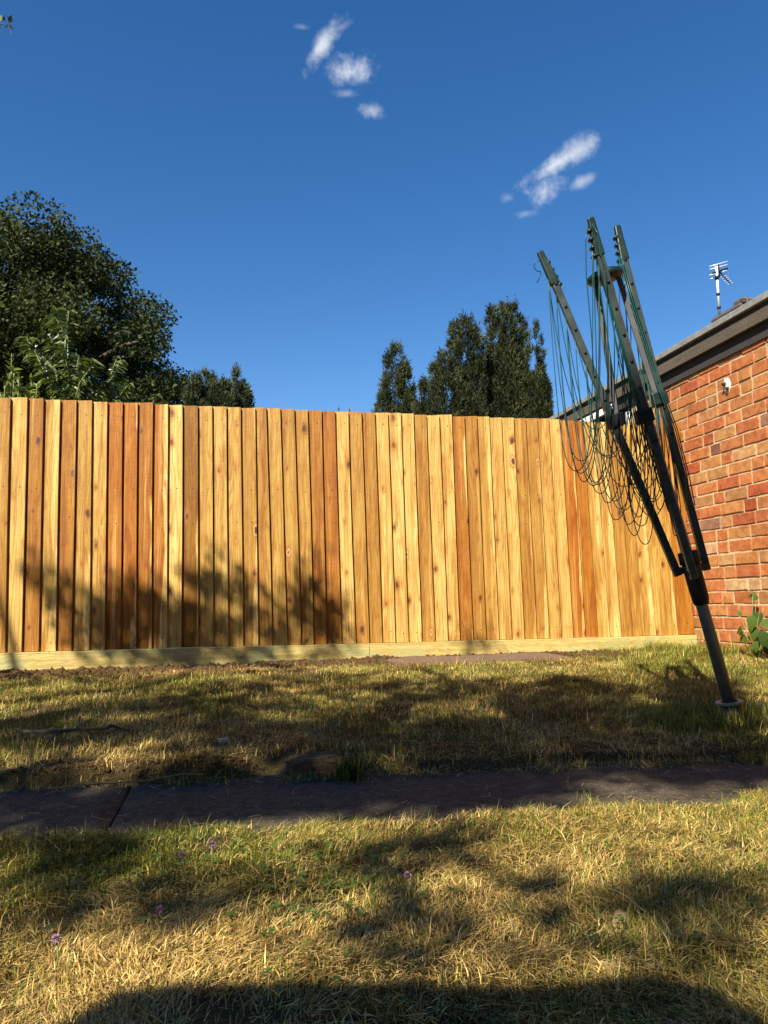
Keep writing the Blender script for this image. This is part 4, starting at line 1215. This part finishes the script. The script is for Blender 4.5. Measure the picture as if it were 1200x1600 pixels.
# ------------------------------------------------------------------ grass
def greenness(x, y):
    """0 straw .. 1 green: patchiness of the dry lawn"""
    g_ = fnoise(x, y, 2.6, 61)*1.15 - .18
    return g_
def spot(x, y, c, r_): return np.exp(-(((x-c[0])/r_)**2 + ((y-c[1])/r_)**2))
SP = [(G(850, 1262), .16, .55), (G(500, 1400), .14, .35), (G(1130, 1400), .16, .25), (G(1120, 1050), .5, .35), (G(60, 1130), .25, .4), (G(700, 1130), .5, .22), (G(430, 1100), .35, .2), (G(120, 1500), .22, -.35), (G(650, 1500), .25, -.15), (G(250, 1130), .25, -.3), (G(200, 1190), .3, -.35),
      (G(60, 1380), .14, .35), (G(1080, 1125), .28, .35), (G(950, 1480), .2, -.15), (G(450, 1170), .15, -.3), (G(800, 1080), .4, .1), (G(200, 1330), .15, .25)]
def make_blades(n, xr, yr, h, wd, seed, flat=.25, keep=None, hmul=None, tint_shift=0.0, green_only=None, outer=False):
    r = np.random.default_rng(seed)
    x = r.uniform(*xr, n); y = r.uniform(*yr, n)
    yn, yf = y_near(x) + (fnoise(x, x*0, 7, 71)-.5)*.16 + (vnoise(x, x*0, 40, 171)-.5)*.03, y_far(x) + (fnoise(x, x*0, 6, 72)-.5)*.13 + (vnoise(x, x*0, 40, 172)-.5)*.03
    thin = r.random(n) < .25*np.exp(-np.minimum(np.abs(y-yn), np.abs(y-yf))/.02)
    ok = ((y < yn+.02) | (y > yf-.01) | thin) & (y < FY-.035) & (x < WX-.008)
    # visible region (with a margin), only
    px, py, wdp = project(np.stack([x, y, np.full(n, .06)], -1))
    inner = (px > -260) & (px < 1460) & (py < 1900) & (wdp > .2)
    ok &= ~inner if outer else inner
    # bare spots: soil strip, slab, eroded bank
    soil = (x < .80) & (y > 3.86 + .12*vnoise(x, y*0, 4, 73)); ok &= ~(soil & (r.random(n) > .04))
    ok &= ~((x > .66) & (x < 1.95) & (y > 3.80))
    ok &= ~((x > 1.8) & (x < 2.5) & (y > 3.8) & (r.random(n) > .35))
    bank = (y > yf) & (y < yf+.16) & (x > -.7) & (x < .35); ok &= ~(bank & (r.random(n) > .85)); ok &= ~((np.abs(x-CLOD[0]) < .085) & (np.abs(y-CLOD[1]) < .05)); ok &= ~((np.abs(x-HOLLOW[0]) < .035) & (np.abs(y-HOLLOW[1]) < .07) & (r.random(n) > .1))
    ok &= ~((np.abs(x-B0[0]) < .045) & (np.abs(y-B0[1]) < .045))
    dens = fnoise(x, y, 7, 74); ok &= r.random(n) < np.clip(dens*2.8-.55, .10, 1)
    x, y = x[ok], y[ok]; n = len(x)
    gr = greenness(x, y)
    for c, rr, am in SP: gr = gr + am*spot(x, y, c, rr)
    gr = np.clip(gr + tint_shift, .02, .98)
    isg = r.random(n) < gr*.9
    if green_only is not None: isg = r.random(n) < green_only
    tint = np.where(isg, np.clip(r.normal(.72, .17, n), .4, 1), np.clip(r.normal(.14, .13, n), 0, .5))
    val = np.clip(r.normal(.96, .46, n), .10, 2.0)*(.7+.5*fnoise(x, y, 6, 75))
    hh = r.uniform(h[0], h[1], n)*(.65+.7*fnoise(x, y, 5, 76))*np.where(isg, 1.0, .85)
    if hmul is not None: hh = hh*hmul(x, y)
    lay = r.random(n) < np.where(isg, flat*.35, flat)           # matted straw
    lean = np.where(lay, r.uniform(.8, 1.5, n), np.abs(r.normal(.55, .35, n)))
    up = np.where(lay, r.uniform(.02, .5, n), np.sqrt(np.clip(1-(lean*.75)**2, .15, 1)))
    a = r.uniform(0, 2*np.pi, n) + .0; a = np.where(r.random(n) < .5, a, 2*np.pi*fnoise(x, y, 4, 77)*2.0 + r.normal(0, .5, n))
    b = a + np.pi/2 + r.normal(0, .5, n)
    d = np.stack([np.cos(a), np.sin(a), np.zeros(n)], 1); s = np.stack([np.cos(b), np.sin(b), np.zeros(n)], 1)
    w_ = r.uniform(wd[0], wd[1], n)[:, None]*.5
    hh = hh*np.where((y > 3.85) & (x < 2.5), .6, 1.0)
    Pb = np.stack([x, y, np.where((y > y_near(x)-.05) & (y < y_far(x)+.05), np.maximum(gz(x, y), -.004), gz(x, y))-.003 + np.where(lay, r.uniform(.002, .014, n), 0)], 1)
    hh = hh[:, None]; lean = lean[:, None]; up = up[:, None]; zv = np.array([[0, 0, 1.0]])
    mid = Pb + d*lean*hh*.38 + zv*up*hh*.60
    tip = Pb + d*lean*hh + zv*up*hh*r.uniform(.8, 1.02, (n, 1))
    V = np.stack([Pb-s*w_, Pb+s*w_, mid-s*w_*.75, mid+s*w_*.75, tip], 1).reshape(-1, 3)
    T = (np.arange(n)[:, None]*5 + np.array([[0, 1, 3, 0, 3, 2, 2, 3, 4]])).reshape(-1, 3)
    return V, T, np.repeat(tint, 5), np.repeat(val, 5)
def grass_object(name, label, sets):
    V, T, A_, B_ = [], [], [], []; o_ = 0
    for v, t, a, b in sets: V.append(v); T.append(t+o_); A_.append(a); B_.append(b); o_ += len(v)
    o = big_mesh(name, np.concatenate(V), np.concatenate(T), M['grass'], None, {'tint': np.concatenate(A_), 'val': np.concatenate(B_)})
    tag(o, label, None, None, 'stuff'); return o
def around(c, r_, hm):
    return lambda x, y: np.where(np.hypot(x-c[0], y-c[1]) < r_, hm, .0)
t1 = G(850, 1268)
grass_object('grass', 'dry straw and green grass of the near lawn before the path', [
    make_blades(440000, (-.75, 1.75), (.55, 1.75), (.010, .031), (.0009, .0019), 101, .60, None, None, .07),
    make_blades(170000, (-2.4, 3.0), (.0, 1.75), (.014, .036), (.0018, .0034), 106, .55, None, None, .15, None, True),
    make_blades(3500, (-.75, 1.75), (.55, 1.75), (.035, .06), (.0012, .0020), 102, .3),
    make_blades(2400, (t1[0]-.17, t1[0]+.13), (t1[1]-.05, t1[1]+.07), (.06, .105), (.0014, .0026), 103, .0, None, None, 0, .92)])
t2 = G(545, 1192); t3 = B0
grass_object('grass', 'thin dappled grass of the far lawn between path and fence', [
    make_blades(420000, (-2.2, 2.9), (1.62, 4.19), (.014, .036), (.0012, .0026), 111, .45, None, None, .02),
    make_blades(90000, (-3.2, 2.9), (1.62, 4.19), (.016, .040), (.0018, .0034), 116, .45, None, None, .06, None, True),
    make_blades(9000, (-2.2, 2.9), (1.7, 4.19), (.04, .08), (.0014, .0024), 112, .1, None, None, .1),
    make_blades(260, (t2[0]-.025, t2[0]+.03), (t2[1]-.0, t2[1]+.05), (.05, .10), (.0025, .005), 113, .0, None, None, 0, 1.0),
    make_blades(2600, (t3[0]-.24, t3[0]+.16), (t3[1]-.12, t3[1]+.14), (.04, .09), (.0014, .0026), 114, .0, None, None, 0, .85),
    make_blades(9000, (2.2, 2.89), (3.7, 4.18), (.03, .085), (.0015, .003), 115, .05, None, None, 0, .75)])
# straw litter lying on the path and the bank
def litter(n, seed, edge):
    r = np.random.default_rng(seed)
    x = r.uniform(-.9, 2.0, n); t = r.random(n); t = np.where(r.random(n) < edge, 1-.42*t*t, t); y = y_near(x) + (y_far(x)+.22-y_near(x))*t
    a = r.uniform(0, np.pi, n); L = r.uniform(.003, .034, n)*.5; w_ = r.uniform(.0004, .0011, n)
    z = np.maximum(gz(x, y), -.001) + r.uniform(.001, .006, n)
    d = np.stack([np.cos(a)*L, np.sin(a)*L, r.normal(0, .08, n)*L], 1); s = np.stack([-np.sin(a)*w_, np.cos(a)*w_, np.zeros(n)], 1)
    c = np.stack([x, y, z], 1); V = np.stack([c-d-s, c-d+s, c+d+s, c+d-s], 1).reshape(-1, 3)
    T = (np.arange(n)[:, None]*4 + np.array([[0, 1, 2, 0, 2, 3]])).reshape(-1, 3)
    return V, T, np.repeat(np.clip(r.normal(.12, .1, n), 0, .4), 4), np.repeat(r.uniform(.6, 1.2, n), 4)
grass_object('straw_litter', 'dry straw bits scattered over the path and bank', [litter(4200, 121, .93)])

# ------------------------------------------------------------------ the tree behind the camera that dapples lawn and fence
def surf(x, y):
    """visible surface under pixel: fence plane or ground"""
    if y < 1040:
        return at_Y(x, y, FY-.02)
    return G(x, y)
def inpoly(x, y, poly):
    c = False; n = len(poly)
    for i in range(n):
        x0, y0 = poly[i]; x1, y1 = poly[i-1]
        if (y0 > y) != (y1 > y) and x < (x1-x0)*(y-y0)/(y1-y0)+x0: c = not c
    return c
REG = [  # polygon in the photo, density of twigs per m2-ish count, patchiness
    ([(150, 1000), (165, 915), (185, 870), (215, 880), (240, 930), (262, 850), (285, 835), (310, 900), (335, 850), (395, 840), (430, 930), (470, 920), (495, 870), (520, 915), (533, 960), (533, 1034), (140, 1040)], 120, .33),
    ([(42, 875), (60, 885), (190, 1010), (190, 1040), (150, 1040), (110, 980)], 16, .0),
    ([(738, 990), (756, 990), (757, 1034), (738, 1034)], 4, 0),
    ([(560, 1062), (850, 1066), (1060, 1082), (1200, 1112), (1200, 1192), (560, 1192)], 460, .16),
    ([(0, 1052), (560, 1056), (560, 1192), (0, 1225)], 300, .42),
    ([(150, 1240), (600, 1215), (1200, 1190), (1200, 1250), (700, 1275), (150, 1300)], 190, .28),
    ([(0, 1262), (150, 1290), (150, 1320), (0, 1320)], 22, .2),
    ([(0, 1335), (440, 1345), (420, 1430), (0, 1425)], 20, .35),
    ([(540, 1400), (780, 1420), (760, 1500), (560, 1500)], 5, .2),
    ([(780, 1330), (1200, 1380), (1200, 1500), (800, 1480)], 15, .35),
    ([(985, 700), (1075, 660), (1150, 1095), (1110, 1095)], 90, 0, 'dryer'),
    ([(380, 1325), (700, 1315), (700, 1345), (380, 1360)], 8, .4),
]
hub_pts, parts = [], []
tr = empty('shade_tree', (-4.3, -.6, 0)); tag(tr, 'tall tree behind the camera whose leafy shade dapples the lawn and fence', 'tree')
for poly, cnt, patch, *on_dryer in REG:
    xs_ = [p[0] for p in poly]; ys_ = [p[1] for p in poly]; k = 0; tries = 0
    while k < cnt and tries < cnt*60:
        tries += 1
        x, y = rnd.uniform(min(xs_), max(xs_)), rnd.uniform(min(ys_), max(ys_))
        if not inpoly(x, y, poly): continue
        s = PA(x, y) if on_dryer else surf(x, y)
        if not on_dryer and float(vnoise(s[0], s[1]+s[2], 4.5, 91)) < patch + rnd.uniform(-.08, .08): continue
        h = rnd.uniform(2.9, 5.2)
        if y < 1040: h = rnd.uniform(3.2, 5.0)
        c = s + SUN*(h/SUN[2])
        px, py, wd_ = project(c)
        if wd_ > 0 and -150 < px < 1350 and py > -170: continue
        n = 13; 
        d = unit(rng.normal(size=(n, 3))); pos = c + d*rng.uniform(.0, .10, (n, 1))*np.array([1.25, 1.25, .9])
        parts.append(leaf_arrays(pos, unit(d+rng.normal(size=(n, 3))*.5), rng.uniform(.045, .075, n), rng.uniform(.032, .05, n), .1))
        hub_pts.append(c); k += 1
# the spray at the top-left corner of the picture
tl = [at_d(x, y, 3.9) for x, y in ((-60, 30), (-25, 36), (8, 38), (16, 43), (18, 50))]
lf = []
for (x, y, dx, dy, L) in ((14, 36, 4, -11, .045), (13, 39, 5, 4, .03), (17, 46, 2, 10, .034), (2, 38, -2, 9, .036), (0, 34, 2, -12, .04), (4, 33, 3, -7, .03), (-14, 36, -4, 12, .045), (-20, 34, 2, -12, .045), (-35, 33, -5, 12, .045), (-40, 32, 3, -12, .04), (12, 38, -3, 6, .03)):
    c = at_d(x, y, 3.9); d = unit(RT*dx - UP*dy + FW*rng.uniform(-3, 3)); lf.append(leaf_arrays(c[None], d[None], L, L*.62, .1))
for b in lf: parts.append(b)
V, T, A_ = cat(parts); big_mesh('crown', V, T, M['shade'], tr, {'tint': A_})
tp = [(-4.3, -.6, -.05), (-4.25, -.55, 1.5), (-4.1, -.55, 2.8), (-3.7, -.5, 4.0)]
tube('trunk', tp, [.17, .14, .11, .06], M['bark'], tr, 10)
hp = np.array(hub_pts); limbs = []
sel = rng.choice(len(hp), 30, replace=False)
hubs2 = [np.array([-2.8, -.6, 4.4]), np.array([-2.2, -.4, 4.7]), np.array([-2.6, .1, 4.4]), np.array([-1.8, -1.0, 4.9])]
for h_ in hubs2: limbs.append((limb(tp[2], h_, .05), [.06, .055, .05, .04, .03, .02]))
def clear(pts):
    for p in pts:
        px, py, wd_ = project(p)
        if wd_ > 0 and -60 < px < 1260 and py > -60: return False
    return True
for i in sel:
    h_ = min(hubs2, key=lambda q: np.linalg.norm(q-hp[i])); pts = limb(h_, hp[i], .06)
    if clear(pts): limbs.append((pts, [.018, .015, .012, .009, .006, .003]))
tubes('branch', limbs, M['bark'], tr, 5)
sp0 = np.array([-3.6, 1.2, 4.2])
tubes('branch', [(limb(tp[2], sp0, .03), [.05, .045, .04, .03, .022, .015]), ([sp0, sp0*.45+tl[0]*.55+np.array([-.2, 0, .15]), tl[0], tl[1], tl[2], tl[3], tl[4]], [.015, .010, .004, .003, .002, .0015, .001])], M['bark'], tr, 5)

# ------------------------------------------------------------------ added house mass, unseen behind the camera, cuts the sky fill
sky_blocker = empty('house', (0, -7.5, 0)); tag(sky_blocker, 'added house shape, unseen behind the camera, blocking part of the sky light', 'house')
M['sky_block_brick'] = far_brick('sky_block_brick', (.30, .13, .07), (.36, .17, .09))
box('wall', (-9, 8, -11.5, -5.2, -.05, 5.4), M['sky_block_brick'], sky_blocker)
V = [(-9.3, -4.9, 5.35), (8.3, -4.9, 5.35), (8.3, -11.8, 5.35), (-9.3, -11.8, 5.35), (-9.3, -8.3, 8.4), (8.3, -8.3, 8.4)]
mesh('roof', V, [(0, 1, 5, 4), (3, 4, 5, 2), (0, 4, 3), (1, 2, 5), (0, 3, 2, 1)], M['felt'], sky_blocker)
for x in (-6, -2.5, 1.0, 4.5):
    for z0, z1 in ((.9, 2.1), (3.1, 4.2)):
        wn = box('window', (x, x+1.5, -5.195, -5.16, z0, z1), M['pane'], sky_blocker)
        o = box('frame', (x-.06, x+1.56, -5.199, -5.17, z0-.06, z1+.06), M['upvc'], None); o.parent = wn; o.matrix_parent_inverse = Matrix()

# ------------------------------------------------------------------ the photographer, standing bowed behind the camera
def person():
    J = {'pel': (-.93, -.66, .92, .17), 'sp': (-.92, -.63, 1.14, .17), 'ch': (-.90, -.57, 1.36, .20), 'nk': (-.885, -.53, 1.47, .09), 'hd': (-.87, -.51, 1.48, .13), 'ht': (-.86, -.50, 1.52, .11),
         'sl': (-1.16, -.44, 1.45, .14), 'el': (-1.16, -.44, 1.10, .07), 'hl': (-.92, -.30, 1.02, .045), 'sr': (-.58, -.58, 1.47, .14), 'er': (-.60, -.52, 1.12, .07), 'hr': (-.78, -.32, 1.03, .045),
         'kl': (-1.05, -.60, .50, .09), 'al': (-1.06, -.64, .09, .06), 'fl': (-1.07, -.47, .045, .055), 'kr': (-.82, -.64, .50, .09), 'ar': (-.81, -.68, .09, .06), 'fr': (-.80, -.51, .045, .055), 'jl': (-1.03, -.66, .88, .13), 'jr': (-.83, -.67, .88, .13)}
    J = {n_: (q[0]+.05, q[1]-.045, q[2]*.99, q[3]*.95) for n_, q in J.items()}
    E = [('pel', 'sp'), ('sp', 'ch'), ('ch', 'nk'), ('nk', 'hd'), ('hd', 'ht'), ('ch', 'sl'), ('sl', 'el'), ('el', 'hl'), ('ch', 'sr'), ('sr', 'er'), ('er', 'hr'), ('pel', 'jl'), ('jl', 'kl'), ('kl', 'al'), ('al', 'fl'), ('pel', 'jr'), ('jr', 'kr'), ('kr', 'ar'), ('ar', 'fr')]
    names = list(J); me = bpy.data.meshes.new('person')
    me.from_pydata([J[n][:3] for n in names], [(names.index(a), names.index(b)) for a, b in E], [])
    o = bpy.data.objects.new('person', me); COL.objects.link(o)
    md = o.modifiers.new('skin', 'SKIN'); 
    if not me.skin_vertices: me.skin_vertices.new()
    for i, n in enumerate(names):
        sv = me.skin_vertices[0].data[i]; sv.radius = (J[n][3], J[n][3]); sv.use_root = (n == 'pel')
    s2 = o.modifiers.new('sub', 'SUBSURF'); s2.levels = 1; s2.render_levels = 2
    me.materials.append(M['cloth'])
    return o
try:
    po = person(); tag(po, 'person in grey clothes standing behind the camera, casting the bottom shadow', 'person')
except Exception as ex:
    print('person failed', ex)
